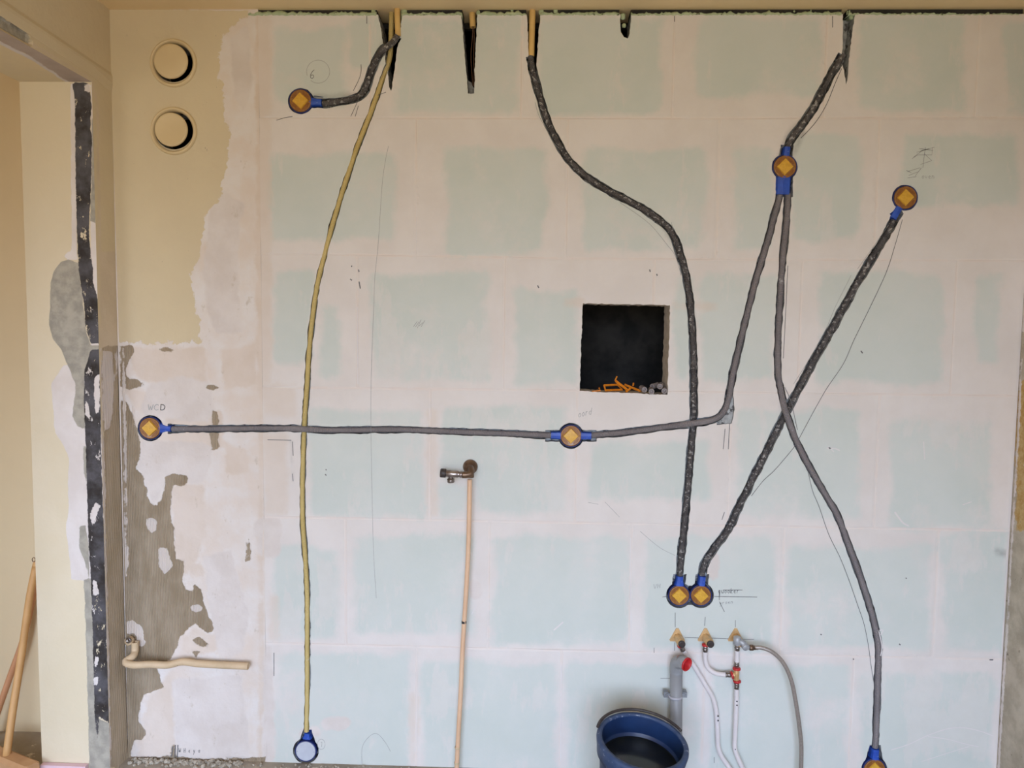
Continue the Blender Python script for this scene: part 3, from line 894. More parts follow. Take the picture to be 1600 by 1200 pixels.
def ribbon(mb, pts, w):
    p3 = [P(u, v, -0.0007) for u, v in pts]
    L, R = [], []
    for i, p in enumerate(p3):
        t = (p3[min(i + 1, len(p3) - 1)] - p3[max(i - 1, 0)]); t = t.normalized() if t.length > 0 else Vector((1, 0, 0))
        n = Vector((-t.z, 0, t.x)) * (w * PM / 2)
        L.append(p + n); R.append(p - n)
    n = len(p3)
    mb.add(L + R, [(i, i + 1, n + i + 1, n + i) for i in range(n - 1)])


def mark(strokes, w=0.8, faint=False, smooth=True):
    mb = MB()
    for s_ in strokes:
        if len(s_) > 2 and smooth: s_ = [(p.x, p.y) for p in spline([(a_, b2, 0) for a_, b2 in s_], 2.0)]
        ribbon(mb, s_, w)
    return part('pencil_mark', mb, M_PENCIL_F if faint else M_PENCIL, wall_back, smooth=False)


def arc(cx, cy, rx, ry, a0, a1, n=14):
    return [(cx + rx * math.cos(math.radians(a0 + (a1 - a0) * i / n)), cy + ry * math.sin(math.radians(a0 + (a1 - a0) * i / n))) for i in range(n + 1)]


GL = {'W': [[(0, 0), (.25, 1), (.5, .3), (.75, 1), (1, 0)]], 'C': [[(.9, .15), (.4, 0), (0, .5), (.4, 1), (.9, .85)]],
      'D': [[(.1, 0), (.1, 1)], [(.1, 0), (.7, .1), (1, .5), (.7, .95), (.1, 1)]], 'o': [[(.5, .4), (.1, .7), (.5, 1), (.9, .7), (.5, .4)]],
      'v': [[(0, .4), (.4, 1), (.8, .4)]], 'e': [[(.1, .7), (.8, .65), (.5, .4), (.1, .7), (.5, 1), (.9, .9)]], 'n': [[(.1, 1), (.1, .4)], [(.1, .6), (.5, .4), (.8, .6), (.8, 1)]],
      'r': [[(.2, 1), (.2, .4)], [(.2, .6), (.5, .4), (.8, .45)]], 'd': [[(.8, 0), (.8, 1)], [(.8, .6), (.4, .45), (.1, .75), (.4, 1), (.8, .85)]],
      'q': [[(.7, .45), (.3, .4), (.1, .7), (.4, .95), (.7, .8)], [(.7, .4), (.7, 1.5)]], 'u': [[(.1, .4), (.15, .9), (.5, 1), (.8, .8), (.8, .4)], [(.8, .8), (.85, 1)]],
      'k': [[(.1, 0), (.1, 1)], [(.8, .4), (.1, .75), (.8, 1)]], 'g': [[(.7, .5), (.3, .4), (.1, .7), (.4, .95), (.7, .7)], [(.7, .4), (.65, 1.4), (.1, 1.35)]],
      '6': [[(.8, 0), (.3, .3), (.1, .7), (.4, 1), (.8, .8), (.6, .55), (.2, .65)]], '1': [[(.2, .25), (.5, 0), (.5, 1)]],
      'V': [[(0, 0), (.45, 1), (.9, 0)]], 'H': [[(.1, 0), (.1, 1)], [(.8, 0), (.8, 1)], [(.1, .5), (.8, .5)]], 'h': [[(.1, 0), (.1, 1)], [(.1, .6), (.5, .45), (.8, .6), (.8, 1)]],
      'y': [[(.1, .4), (.4, .95)], [(.8, .4), (.2, 1.5)]], 'a': [[(.7, .5), (.3, .4), (.1, .75), (.4, 1), (.7, .8)], [(.75, .4), (.8, 1)]], 'm': [[(.05, 1), (.05, .45)], [(.05, .6), (.35, .4), (.45, 1)], [(.45, .6), (.75, .4), (.9, 1)]], ' ': []}


def write(txt, u, v, h, adv=None, w=0.7, faint=False, slant=0.15, rise=0.0):
    strokes = []; x = u; adv = adv or h * 0.72
    for ch in txt:
        for s_ in GL[ch]: strokes.append([(x + a_ * adv * .8 - slant * (b2 - 1) * h * .6, v + b2 * h + rise * (x - u)) for a_, b2 in s_])
        x += adv
    return mark(strokes, w, faint)


mark([[(607, 228), (602, 252), (597, 290), (591, 380), (586, 430), (584, 480), (580, 590), (580, 700), (582, 800), (584, 870), (588, 935)]], 0.55, True)
mark([arc(497, 112, 18, 18, 130, -200)], 0.6, True); write('6', 484, 109, 14, 9, 0.9, False)
write('WCD', 231, 632, 9, 9.5, 0.9, True); write('D', 250, 632, 8.5, 9, 1.0)
write('oven', 1440, 271, 8, 5.2, 0.6, True); write('oord', 903, 641, 11, 5.5, 0.7, True, .3, -.25)
write('V', 1021, 913, 7, 6, 0.7, True); write('H', 1027, 912, 7, 6, 0.7, True)
write('quooker', 1122, 919, 8, 4.8, 0.75); write('groen', 1124, 939, 6, 4.4, 0.6, True, .2, -.12)
mark([[(1116, 932), (1183, 933)], [(1124, 922), (1124, 938)], [(1130, 922), (1160, 922)], [(1124, 940), (1132, 956)]], 0.9, smooth=False)
mark([[(1055, 957), (1055, 980)], [(1054, 1004), (1054, 1017)], [(1102, 964), (1101, 978)], [(1149, 969), (1149, 980)], [(1070, 996), (1093, 997)], [(1112, 997), (1138, 998)],
      [(1162, 999), (1178, 999)], [(1032, 1060), (1047, 1060)], [(1041, 932), (1035, 933)], [(1116, 1183), (1116, 1192)], [(1022, 1012), (1022, 1020)]], 0.8, smooth=False)
mark([[(1410, 343), (1398, 385), (1385, 425), (1362, 475), (1335, 530), (1318, 568), (1290, 610), (1262, 660), (1246, 690), (1235, 706), (1210, 735), (1192, 752), (1174, 775)]], 0.9)
mark([[(1262, 735), (1270, 768), (1280, 792), (1295, 835), (1312, 870), (1326, 905), (1340, 945), (1350, 975), (1357, 1010), (1361, 1040), (1366, 1070)]], 0.9)
mark([[(1315, 107), (1305, 130), (1292, 162), (1278, 186), (1265, 202), (1251, 216)]], 1.1)
mark([[(836, 160), (842, 180), (855, 205), (864, 222), (874, 232)], [(968, 316), (1000, 338), (1020, 355), (1042, 382), (1055, 400), (1064, 430)], [(1049, 347), (1052, 360)]], 0.6, True)
mark([[(1213, 322), (1203, 350), (1199, 372)], [(1231, 415), (1228, 480), (1224, 560)], [(1226, 605), (1236, 628), (1246, 672)]], 0.9)
mark([[(1388, 352), (1365, 385), (1340, 420)], [(1330, 430), (1305, 480), (1290, 515), (1262, 565), (1240, 600)]], 0.5, True)
mark([[(945, 784), (968, 808)], [(1000, 830), (1030, 855), (1055, 868)], [(919, 785), (935, 788)]], 0.5, True)
mark([[(457, 690), (458, 712)], [(457, 740), (458, 752)], [(418, 687), (455, 688)], [(1054, 25), (1054, 34)], [(1301, 25), (1301, 43)], [(573, 25), (573, 37)], [(428, 1020), (428, 1056)]], 1.1, smooth=False)
mark([[(1133, 670), (1130, 702)], [(1140, 662), (1138, 702)], [(1128, 812), (1132, 800)]], 1.0, smooth=False)
mark([[(566, 1200), (566, 1168), (578, 1150), (590, 1147), (602, 1160), (610, 1174)]], 0.6, True)
mark([arc(502, 1163, 6, 8, 0, 350)], 0.6, True); write('1', 500, 1159, 8, 6, 0.6, True)
write('W H e y a', 279, 1169, 7, 3.8, 0.7); mark([[(270, 1166), (268, 1182)], [(274, 1164), (273, 1186)], [(278, 1164), (277, 1184)]], 1.6, smooth=False)
mark([[(548, 182), (558, 160), (566, 138)], [(552, 142), (563, 118), (564, 100)], [(432, 188), (445, 184), (457, 182)], [(590, 149), (603, 144)], [(555, 182), (560, 165)]], 0.9)
rs = random.Random(3)
mark([[(1427, 246), (1440, 236), (1460, 230)], [(1432, 238), (1452, 232)], [(1425, 248), (1434, 242), (1456, 242), (1457, 230)], [(1436, 232), (1458, 235)], [(1446, 230), (1444, 245), (1442, 262)],
      [(1438, 257), (1456, 251)], [(1456, 251), (1444, 240)], [(1418, 268), (1438, 262)], [(1420, 274), (1436, 268)], [(1440, 262), (1430, 275)], [(1418, 278), (1432, 276)], [(1424, 270), (1416, 266)]], 0.7, True, smooth=False)
mark([[(646 + i * 3, 512 + rs.uniform(-3, 3)), (652 + i * 3, 502 + rs.uniform(-3, 3))] for i in range(5)], 0.7, True, smooth=False)
mark([[(547, 436), (550, 438)], [(549, 417), (550, 415)], [(560, 421), (561, 425)], [(561, 440), (563, 451)], [(1345, 548), (1348, 552)], [(840, 446), (842, 450)], [(1026, 428), (1027, 431)], [(1015, 421), (1016, 425)],
      [(1405, 1006), (1407, 1008)], [(1333, 1029), (1334, 1031)], [(1546, 1031), (1552, 1031)], [(1415, 903), (1417, 904)], [(1282, 991), (1284, 992)], [(509, 733), (510, 735)], [(508, 741), (510, 743)]], 1.8, smooth=False)

# thin trowel ridges of white compound low on the right
M_SCR = simple('white_compound', srgb(226, 222, 222), srgb(220, 216, 216), 40, 0.8)
for s_, w in (([(1392, 1172), (1420, 1163), (1450, 1149), (1480, 1139), (1504, 1137), (1530, 1142), (1552, 1150)], 1.6), ([(1450, 1151), (1480, 1155), (1510, 1163), (1530, 1167)], 1.4),
              ([(1440, 1190), (1480, 1177), (1515, 1166)], 1.1), ([(1292, 700), (1305, 701), (1312, 704)], 2.0), ([(1294, 698), (1303, 706)], 1.5), ([(1443, 690), (1445, 718)], 1.6),
              ([(1504, 789), (1518, 784)], 1.5), ([(1398, 800), (1410, 816), (1420, 822)], 2.6), ([(737, 960), (745, 945)], 1.2), ([(865, 985), (880, 972)], 2.2), ([(1373, 985), (1378, 1010), (1376, 1025)], 1.6),
              ([(1372, 986), (1380, 984), (1376, 992)], 1.8), ([(558, 480), (559, 600)], 1.6), ([(985, 840), (986, 1010)], 1.2), ([(877, 1040), (876, 1190)], 1.6), ([(650, 300), (651, 392)], 1.2)):
    mb = MB(); ribbon(mb, [(p.x, p.y) for p in spline([(a_, b2, 0) for a_, b2 in s_], 3.0)], w)
    part('compound_ridge', mb, M_SCR, wall_back, smooth=False)
# ------------------------------------------------------------------ back boxes
M_BLUE = simple('blue_plastic', srgb(44, 86, 190), srgb(36, 72, 168), 40, 0.45, spots=srgb(150, 170, 205), spot_thr=0.66, spot_scale=120)
M_BLUE_SHADE = simple('blue_plastic_shaded', srgb(30, 48, 120), srgb(24, 38, 96), 60, 0.5)  # darker blue carries the shade of the gap round the box
M_AMBER = simple('amber_lid', srgb(158, 108, 50), srgb(132, 88, 46), 120, 0.3, spots=srgb(170, 132, 88), spot_thr=0.6, spot_scale=150)
M_DIAM = simple('amber_diamond', srgb(222, 174, 62), srgb(206, 156, 54), 120, 0.35)
M_WEDGE = simple('amber_wedge', srgb(128, 78, 34), srgb(146, 96, 44), 150, 0.35)
M_GREYLID = simple('grey_lid', srgb(196, 202, 214), srgb(186, 192, 206), 30, 0.5)


def back_box(u, v, spouts, label, group, grey=False, r=18.6):
    c = P(u, v, 0.0); root = empty('back_box', c, label, 'back box', group)
    R_ = r * PM
    mb = MB(); mb.lathe(c, (0, 1, 0), [(-0.003, R_ * .93), (-0.004, R_ * .98), (-0.003, R_), (0.006, R_), (0.044, R_ * .93), (0.044, .001)], 32, cap1=True)
    mb.lathe(c, (0, 1, 0), [(-0.003, R_ * .93), (0.004, R_ * .92), (0.042, R_ * .90)], 32)
    part('shell', mb, M_BLUE_SHADE, root)
    for (ang, w0, w1, l0, l1) in spouts:
        t = math.radians(ang); ax = Vector((math.cos(t), 0, -math.sin(t))); sd = Vector((ax.z, 0, -ax.x))
        mb = MB(); rr = []
        for k in range(6):
            f_ = k / 5; L = (l0 + (l1 - l0) * f_) * PM; w = (w0 + (w1 - w0) * min(1, f_ * 1.6)) * PM
            cc = c + ax * L
            prof = [(-w, .022), (-w, .004), (-w * .75, -.0035), (0, -.005), (w * .75, -.0035), (w, .004), (w, .022)]
            rr.append([cc + sd * a_ + Vector((0, b2, 0)) for a_, b2 in prof])
        mb.rings(rr)
        if abs(w1 - w0) < 0.1 and w0 > 10:      # double spout: a rib between the two sleeves
            mb.box(c + ax * ((l0 + l1) / 2 * PM) + Vector((0, -0.006, 0)), (0.0012, 0.0015, 0.012))
        part('spout', mb, M_BLUE, root, smooth=False)
    mb = MB(); Rl = R_ * .90
    mb.lathe(c, (0, 1, 0), [(0.004, Rl), (-0.004, Rl), (-0.0052, Rl * .97), (-0.0046, Rl * .90), (-0.0042, .001)], 32, cap1=True)
    for s_ in (-1, 1): mb.box(c + Vector((s_ * Rl * .86, -0.0052, 0)), (.0022, .0012, .0012))
    lid = part('lid', mb, M_GREYLID if grey else M_AMBER, root, label='flat grey lid' if grey else None)
    if not grey:
        mb = MB(); a_ = Rl * .78; b2 = Rl * .71; ang = random.uniform(-4, 4)
        mw = MB()
        for j in range(4):                   # darker moulded wedges round the diamond
            for sg in (-1, 1):
                a0 = math.radians(ang + 90 * j + 45); a1 = a0 + sg * math.radians(26)
                pp = [(a0, Rl * .60), (a0, Rl * .86), (a1, Rl * .88), (a1, Rl * .70)]
                w0_ = [c + Vector((k_ * math.cos(t_), -.0044, k_ * math.sin(t_))) for t_, k_ in pp]
                mw.rings([w0_, [p_ + Vector((0, -.0009, 0)) for p_ in w0_]])
        me = bpy.data.meshes.new('lid_wedges'); me.from_pydata([tuple(Vector(p_) - Vector(root.location)) for p_ in mw.v], [], mw.f); me.update()
        link('lid_wedges', me, M_WEDGE, lid, kind='stuff')
        rr = []
        for (k, dy) in ((a_, -.0042), (b2, -.0088), (b2 * .5, -.0092)):
            rr.append([c + Vector((k * math.cos(math.radians(ang + 90 * j)), dy, k * math.sin(math.radians(ang + 90 * j)))) for j in range(4)])
        mb.rings(rr); mb.box(c + Vector((.001, -.0094, 0)), (.0014, .0006, .0014))
        off = Vector(root.location)
        me = bpy.data.meshes.new('raised_diamond'); me.from_pydata([tuple(Vector(p) - off) for p in mb.v], [], mb.f); me.update()
        link('raised_diamond', me, M_DIAM, lid)
    return root


BG = 'blue back boxes with amber lids'
back_box(470, 158, [(3, 8, 5.5, 14, 32)], 'blue back box with amber diamond lid just below the circled number 6', BG)
back_box(1226, 261, [(-84, 6, 5.2, 15, 30), (92, 11.5, 11.4, 14, 41)], 'blue back box with one conduit entering from above and a double sleeve below it', BG)
back_box(1414, 309, [(118, 6, 6, 15, 35)], 'blue back box under the pencilled scribble, highest and farthest right of them', BG)
back_box(235, 669, [(1, 10, 5, 14, 33)], 'blue back box under the pencilled letters WCD, left end of the horizontal conduit', BG)
back_box(892, 681, [(180, 6.5, 5.8, 15, 31), (0, 6.5, 5.8, 15, 32)], 'blue back box below the square opening, with a sleeve on both sides', BG, r=18)
back_box(1061, 930, [(-88, 8, 5.5, 15, 30)], 'left back box of the touching pair above the water outlets', BG, r=17.3)
back_box(1095, 930, [(-86, 6, 5.5, 15, 30)], 'right back box of the touching pair, beside the pencilled word', BG, r=17.3)
back_box(1366, 1202, [(-88, 7, 5.8, 15, 33)], 'blue back box at the bottom edge, below the curved grey conduit', BG)
back_box(478, 1173, [(-86, 8, 5, 20, 30)], 'back box with flat grey lid at the foot of the yellow conduit', None, grey=True, r=17.8)

# ------------------------------------------------------------------ conduits
M_CBLACK = simple('dusty_black_conduit', srgb(70, 67, 68), srgb(98, 94, 94), 40, 0.6, spots=srgb(165, 162, 160), spot_thr=0.56, spot_scale=90)
M_CGREY = simple('grey_conduit', srgb(134, 128, 130), srgb(122, 117, 120), 12, 0.55, spots=srgb(176, 174, 178), spot_thr=0.68, spot_scale=30)
M_CYEL = simple('yellow_conduit', srgb(206, 186, 126), srgb(197, 176, 114), 12, 0.5, spots=srgb(214, 200, 160), spot_thr=0.66, spot_scale=30)


def conduit(name, path, r, depth, mat, label, overs=(), pitch=2.1, ends=None):
    """depth(u,v)->y of the axis. overs: (u,v,dy,span)"""
    pts = []
    for (u, v) in spline2(path, 12):
        y = depth(u, v) if callable(depth) else depth
        for (cu, cv_, dy, sp) in overs:
            k = math.exp(-((u - cu) ** 2 + (v - cv_) ** 2) / (2 * sp * sp)); y += dy * k
        pts.append(P(u, v, y))
    ps = spline(pts, pitch * PM / 2)
    R_ = r * PM
    mb = MB(); mb.tube(ps, R_, 10, True, radf=lambda i: R_ * (1.0 if i % 2 == 0 else 0.86))
    root = part(name, mb, mat, None, smooth=False)
    # origin at the first point
    o = Vector(ps[0]); root.data.transform(Matrix.Translation(-o)); root.location = o
    root['label'] = label; root['category'] = 'conduit'
    return root


def spline2(path, step): return [(p.x, p.y) for p in spline([(a_, b2, 0) for a_, b2 in path], step)]


conduit('flexible_conduit', YEL, 4.1, lambda u, v: 0.006 if v > 150 else 0.006 + 0.02 * min(1, (150 - v) / 60), M_CYEL,
        'long yellow flexible conduit running down the wall to the grey-lidded box', overs=[(476, 671, 0.006, 14)])
conduit('flexible_conduit', BLK_A, 5.0, lambda u, v: 0.012 - 0.02 * max(0, min(1, (u - 592) / 10)), M_CBLACK,
        'short bent black conduit from the left ceiling notch to the box near the 6')
conduit('flexible_conduit', BLK_F, 5.0, 0.012, M_CBLACK, 'S-shaped dusty black conduit passing right of the square opening down to the paired boxes',
        overs=[(1083, 661, 0.010, 14)])
conduit('flexible_conduit', GR_DE, 4.9, 0.009, M_CGREY, 'long horizontal grey conduit across the left half of the wall', overs=[(476, 671, -0.018, 16)])
conduit('flexible_conduit', GR_EB, 4.9, 0.010, M_CGREY, 'grey conduit rising from the middle box, bending up to the upper right box', overs=[(1083, 661, -0.019, 18)])
conduit('flexible_conduit', GR_BH, 4.9, 0.009, M_CGREY, 'long curved grey conduit from the upper right box down to the bottom edge', overs=[(1228, 645, -0.018, 18)])
conduit('flexible_conduit', BLK_CG, 5.0, 0.015, M_CBLACK, 'straight dusty black conduit slanting from the far right box down to the paired boxes',
        overs=[(1228, 645, 0.006, 20)])
conduit('flexible_conduit', BLK_B, 5.0, 0.012, M_CBLACK, 'short black conduit from the right ceiling slot down to the upper right box')

# rigid beige stubs out of the ceiling
M_STUB = simple('beige_pvc_tube', srgb(222, 186, 118), srgb(212, 174, 108), 20, 0.5)
M_STUBP = simple('pinkish_pvc_tube', srgb(196, 150, 112), srgb(184, 138, 100), 20, 0.5)


def stub(path, r, y, label, mat=M_STUB):
    ps = spline([P(u, v, y) for u, v in path], 0.01)
    mb = MB().pipe_hollow(ps, r * PM, r * PM * .72)
    o = part('conduit_stub', mb, mat, None); loc = Vector(ps[0]); o.data.transform(Matrix.Translation(-loc)); o.location = loc
    o['label'] = label; o['category'] = 'conduit'; return o


stub([(620.5, 13), (621, 35), (622, 57)], 4.4, 0.000, 'beige tube stub in the left ceiling notch, ending in the black conduit')
stub([(738, 13), (738, 26), (739, 44)], 4.7, 0.03, 'open-ended beige tube stub in the second ceiling notch, with wires hanging out')
stub([(832, 13), (831, 50), (830, 88)], 4.8, 0.012, 'beige tube stub in the third ceiling notch, above the S-shaped conduit')
M_WIRE = simple('brown_wire', srgb(120, 84, 60), srgb(96, 70, 52), 30, 0.5)
for path, lab in (([(739, 38), (738, 60), (736, 85), (737, 110), (739, 134)], 'left of two thin brown wires hanging from the open tube stub'),
                  ([(740, 38), (741, 60), (740, 90), (741, 118), (740, 134)], 'right of two thin brown wires hanging from the open tube stub')):
    ps = spline([P(u, v, 0.03) for u, v in path], 0.006)
    o = part('wire', MB().tube(ps, 0.0012, 6), M_WIRE, None); loc = Vector(ps[0]); o.data.transform(Matrix.Translation(-loc)); o.location = loc
    o['label'] = lab; o['category'] = 'wire'; o['group'] = 'wires in the second notch'

# ------------------------------------------------------------------ ventilation valves
M_VENT = simple('cream_vent_plastic', srgb(220, 200, 160), srgb(214, 194, 154), 6, 0.5)
M_VENT2 = simple('cream_vent_disc', srgb(218, 197, 156), srgb(212, 191, 150), 6, 0.5)


def vent(u, v, label, lip=False):
    c = P(u, v, 0.0); root = empty('vent_valve', c, label, 'vent', 'round vent valves')
    k = PM
    mb = MB(); mb.lathe(c, (0, -1, 0), [(0.0005, 36.5 * k), (0.006, 36 * k), (0.010, 34.5 * k), (0.010, 33 * k), (0.004, 30.5 * k), (-0.004, 30 * k), (-0.012, 29.8 * k)], 48)
    part('collar', mb, M_VENT, root)
    mb = MB(); r = 26.3 if not lip else 25.6
    mb.lathe(c, (0, -1, 0), [(-0.05, 2.2 * k), (0.006, 2.4 * k), (0.010, r * .7 * k), (0.014, (r - .6) * k), (0.0175, r * k), (0.022, (r - .5) * k), (0.0235, (r - 2.2) * k),
                             (0.0220 if lip else 0.0245, (r - 4) * k), (0.025, .5 * k)], 48, True, True)
    part('disc', mb, M_VENT2, root)
    return root


vent(271.5, 99, 'upper round cream vent valve with domed disc on the beige paint')
vent(272, 205, 'lower round cream vent valve with a raised rim on its disc', True)

# ------------------------------------------------------------------ pipes, taps
M_PINKPIPE = simple('painted_copper', srgb(226, 190, 158), srgb(218, 180, 148), 10, 0.45, spots=srgb(120, 92, 70), spot_thr=0.74, spot_scale=40)
M_TANPIPE = simple('cream_painted_copper', srgb(214, 190, 158), srgb(200, 176, 142), 20, 0.6, spots=srgb(92, 78, 64), spot_thr=0.7, spot_scale=40, bump=.4)
M_BRASSD = simple('tarnished_brass', srgb(128, 104, 84), srgb(96, 76, 62), 60, 0.38, 0.6)
M_CHROME = simple('dull_chrome', srgb(176, 168, 166), srgb(140, 130, 128), 40, 0.28, 0.85)
M_BLACKP = simple('black_plastic', srgb(50, 44, 44), srgb(66, 58, 56), 40, 0.5)
M_BRASS = simple('raw_brass', srgb(214, 180, 132), srgb(196, 160, 112), 60, 0.42, 0.35)
M_WHITEP = simple('white_composite_pipe', srgb(226, 220, 222), srgb(218, 212, 214), 12, 0.4)
M_RED = simple('red_plastic', srgb(196, 44, 48), srgb(176, 36, 42), 40, 0.4)
M_STEEL = simple('steel_sleeve', srgb(168, 160, 156), srgb(120, 112, 108), 90, 0.3, 0.85)
M_HOSE = simple('braided_hose', srgb(166, 158, 152), srgb(146, 136, 130), 300, 0.4, 0.35)
M_DRAIN = simple('grey_pvc', srgb(150, 152, 156), srgb(142, 144, 148), 10, 0.45)
M_CLIP = simple('light_grey_plastic', srgb(190, 190, 198), srgb(178, 178, 188), 20, 0.5)
M_CLIPD = simple('grey_clip', srgb(140, 144, 150), srgb(120, 124, 130), 20, 0.5)
M_INK = simple('black_print', srgb(40, 40, 44), srgb(50, 50, 54), 20, 0.6)

# tap with copper pipe dropping from it
yt = -0.045
c = P(735, 729, 0.0)
root = empty('angle_valve', c, 'tarnished angle valve with black cap sticking out left below the square opening', 'valve')
mb = MB().lathe(c, (0, -1, 0), [(0.0, 11.6 * PM), (0.004, 11.8 * PM), (0.012, 10.5 * PM), (0.018, 7 * PM), (0.02, 5 * PM), (0.045, 4.8 * PM)], 28, cap1=True)
part('wall_flange', mb, M_BRASSD, root)
e0 = P(735, 731, -0.035); e1 = P(733, 741, yt - .012); e2 = P(722, 742, yt - .014)
mb = MB().tube(spline([e0, P(736, 736, -0.05), e1, e2], 0.003), 5.4 * PM, 14)
mb.lathe(P(735, 743, yt - .008), (0, 0, -1), [(-.006, 5.6 * PM), (.006, 5.8 * PM)], 16, True, True)
part('elbow', mb, M_BRASSD, root)
mb = MB(); v0 = P(722, 741.5, yt - .014); ax = (P(690, 739, yt - .014) - v0).normalized()
mb.lathe(v0, ax, [(-.004, 4 * PM), (0, 5.4 * PM), (.006, 5.6 * PM), (.009, 4.2 * PM), (.014, 5.8 * PM), (.05, 5.8 * PM), (.052, 5.0 * PM), (.056, 5.0 * PM)], 20, True, True)
part('valve_body', mb, M_CHROME, root)
mb = MB().lathe(v0 + ax * .053, ax, [(0, 6.6 * PM), (.002, 7.1 * PM), (.016, 7.1 * PM), (.018, 6.4 * PM)], 14, True, True)
part('end_cap', mb, M_BLACKP, root)
k0 = P(704, 743, yt - .014)
mb = MB().lathe(k0, (0.05, 0, -1), [(0, 3.6 * PM), (.009, 3.6 * PM), (.0105, 5.6 * PM), (.021, 5.8 * PM), (.024, 4.6 * PM)], 14, True, True)
part('outlet_nut', mb, M_STEEL, root)


def thing_tube(name, pts, r, mat, label, cat, n=14, hollow=False, group=None):
    ps = spline(pts, 0.008)
    mb = MB(); (mb.pipe_hollow(ps, r, r * .8, n) if hollow else mb.tube(ps, r, n))
    loc = Vector(ps[0]); root = empty(name, loc, label, cat, group)
    part('pipe', mb, mat, root)
    return root, ps


root, ps = thing_tube('copper_pipe', [P(u, v, -0.045) for u, v in [(734, 749), (732, 850), (728, 930), (723, 1010), (720, 1080), (716, 1150), (713, 1215)]], 3.6 * PM, M_PINKPIPE,
                      'thin pinkish painted copper pipe dropping from the angle valve to the floor', 'pipe')
mb = MB()
for (u, v) in [(725, 972)]:
    mb.lathe(P(u, v, -.045), (0.05, 0, 1), [(-.004, 3.75 * PM), (.004, 3.75 * PM)], 14)
for j in (-1, 1): mb.box(P(725 + 3 * j, 972.5, -.051), (.0014, .0008, .004))
part('solder_mark', mb, M_INK, root)
mb = MB(); rr = random.Random(5)
mb.lathe(P(714.8, 1168, -.045), (0.04, 0, 1), [(-.004, 3.9 * PM), (0, 4.6 * PM), (.004, 3.9 * PM)], 12)
part('joint_ring', mb, M_TANPIPE, root); mb = MB()
mb.lathe(P(713.8, 1192, -.045), (0.04, 0, 1), [(-.004, 3.9 * PM), (0, 4.3 * PM), (.004, 3.9 * PM)], 12)
part('joint_ring', mb, M_TANPIPE, root)

# wavy pipe stub low on the left
root, ps = thing_tube('pipe_stub', [P(u, v, y) for u, v, y in [(211, 1003, -.018), (211, 1018, -.02), (207, 1026, -.04), (196, 1034, -.06), (208, 1039, -.07), (235, 1038, -.06), (262, 1039, -.045),
                                                                    (285, 1034, -.04), (310, 1037, -.035), (345, 1039, -.035), (388, 1041, -.035)]], 5.6 * PM, M_TANPIPE,
                      'wavy cream painted pipe stub lying horizontally low on the left plaster', 'pipe', hollow=True)
mb = MB(); cc = P(205, 1000, -.012)
mb.lathe(cc, (-.25, -1, 0), [(0, 7.5 * PM), (.016, 7.2 * PM), (.018, 5 * PM)], 6, True, True)
part('wall_nut', mb, M_TANPIPE, root)
mb = MB().lathe(P(202, 1000, -.030), (-.3, -1, 0), [(0, 4.8 * PM), (.006, 4.8 * PM), (.006, 3.2 * PM), (.001, 3.0 * PM)], 16, True, True)
part('threaded_end', mb, M_STEEL, root)
mb = MB().lathe(P(201.7, 1000, -.0365), (-.3, -1, 0), [(0, 3.0 * PM), (.0006, 2.8 * PM)], 14, True, True)
part('dark_bore', mb, M_BLACKP, root)


def wall_plate(u, v, label, black=True, group='brass wall plates'):
    c = P(u, v, 0.0); root = empty('wall_outlet', c, label, 'water outlet', group)
    mb = MB(); k = PM
    tri = [(0, -12), (-2, -12), (-12, 7), (-11, 9), (11, 9), (12, 7), (2, -12)]
    r0 = [c + Vector((a_ * k, 0.0, -b2 * k)) for a_, b2 in tri]; r1 = [p + Vector((0, -.004, 0)) for p in r0]
    mb.rings([r0, r1]); part('mounting_plate', mb, M_BRASS, root, smooth=False)
    ax = Vector((.1, -1, -.05)); mb = MB()
    mb.lathe(c + Vector((0, 0, -2 * k)), ax, [(0, 6.4 * k), (.012, 6.2 * k), (.014, 6.8 * k), (.045, 6.8 * k), (.047, 6.0 * k)], 8, True, True)
    mb.lathe(c + Vector((0, 0, -2 * k)), ax, [(.040, 5.8 * k), (.050, 5.8 * k)], 20, True, True)
    part('elbow_body', mb, M_BRASS, root, smooth=False)
    if black:
        mb = MB().lathe(c + Vector((0, 0, -2 * k)), ax, [(.044, 5.5 * k), (.056, 5.5 * k), (.058, 5.0 * k), (.0575, 3.4 * k)], 20, True, True)
        part('plug', mb, M_BLACKP, root)
    return root


w1 = wall_plate(1058, 993, 'left brass wall outlet, above the grey drain pipe')
w2 = wall_plate(1102, 993, 'middle brass wall outlet of the row of three, with black plug')
w3 = wall_plate(1149, 993, 'right brass wall outlet of the row of three, carrying the hose valve', False)
# hose valve on the right outlet
c = P(1152, 1000, -.05)
root = empty('hose_valve', c, 'small grey metal valve between the right outlet and the braided hose', 'valve')
M_ZINC = simple('matt_zinc', srgb(176, 178, 182), srgb(156, 160, 166), 60, 0.5, 0.3)
mb = MB().lathe(c, (0, 0, -1), [(-.012, 4.4 * PM), (-.010, 6 * PM), (.014, 6 * PM), (.016, 5 * PM)], 8, True, True)
mb.tube([c, P(1160, 1004, -.055), P(1165, 1009, -.06)], 4.6 * PM, 12)
mb.lathe(P(1164, 1010, -.058), (.2, -1, -.2), [(-.01, 5.4 * PM), (.008, 5.4 * PM), (.010, 4.4 * PM)], 14, True, True)
part('valve_body', mb, M_ZINC, root)
mb = MB().lathe(P(1168, 1011, -.058), (1, 0, .03), [(0, 4.2 * PM), (.003, 4.4 * PM), (.003, 3.2 * PM), (.012, 3.2 * PM)], 10, True, True)
part('outlet', mb, M_ZINC, root)
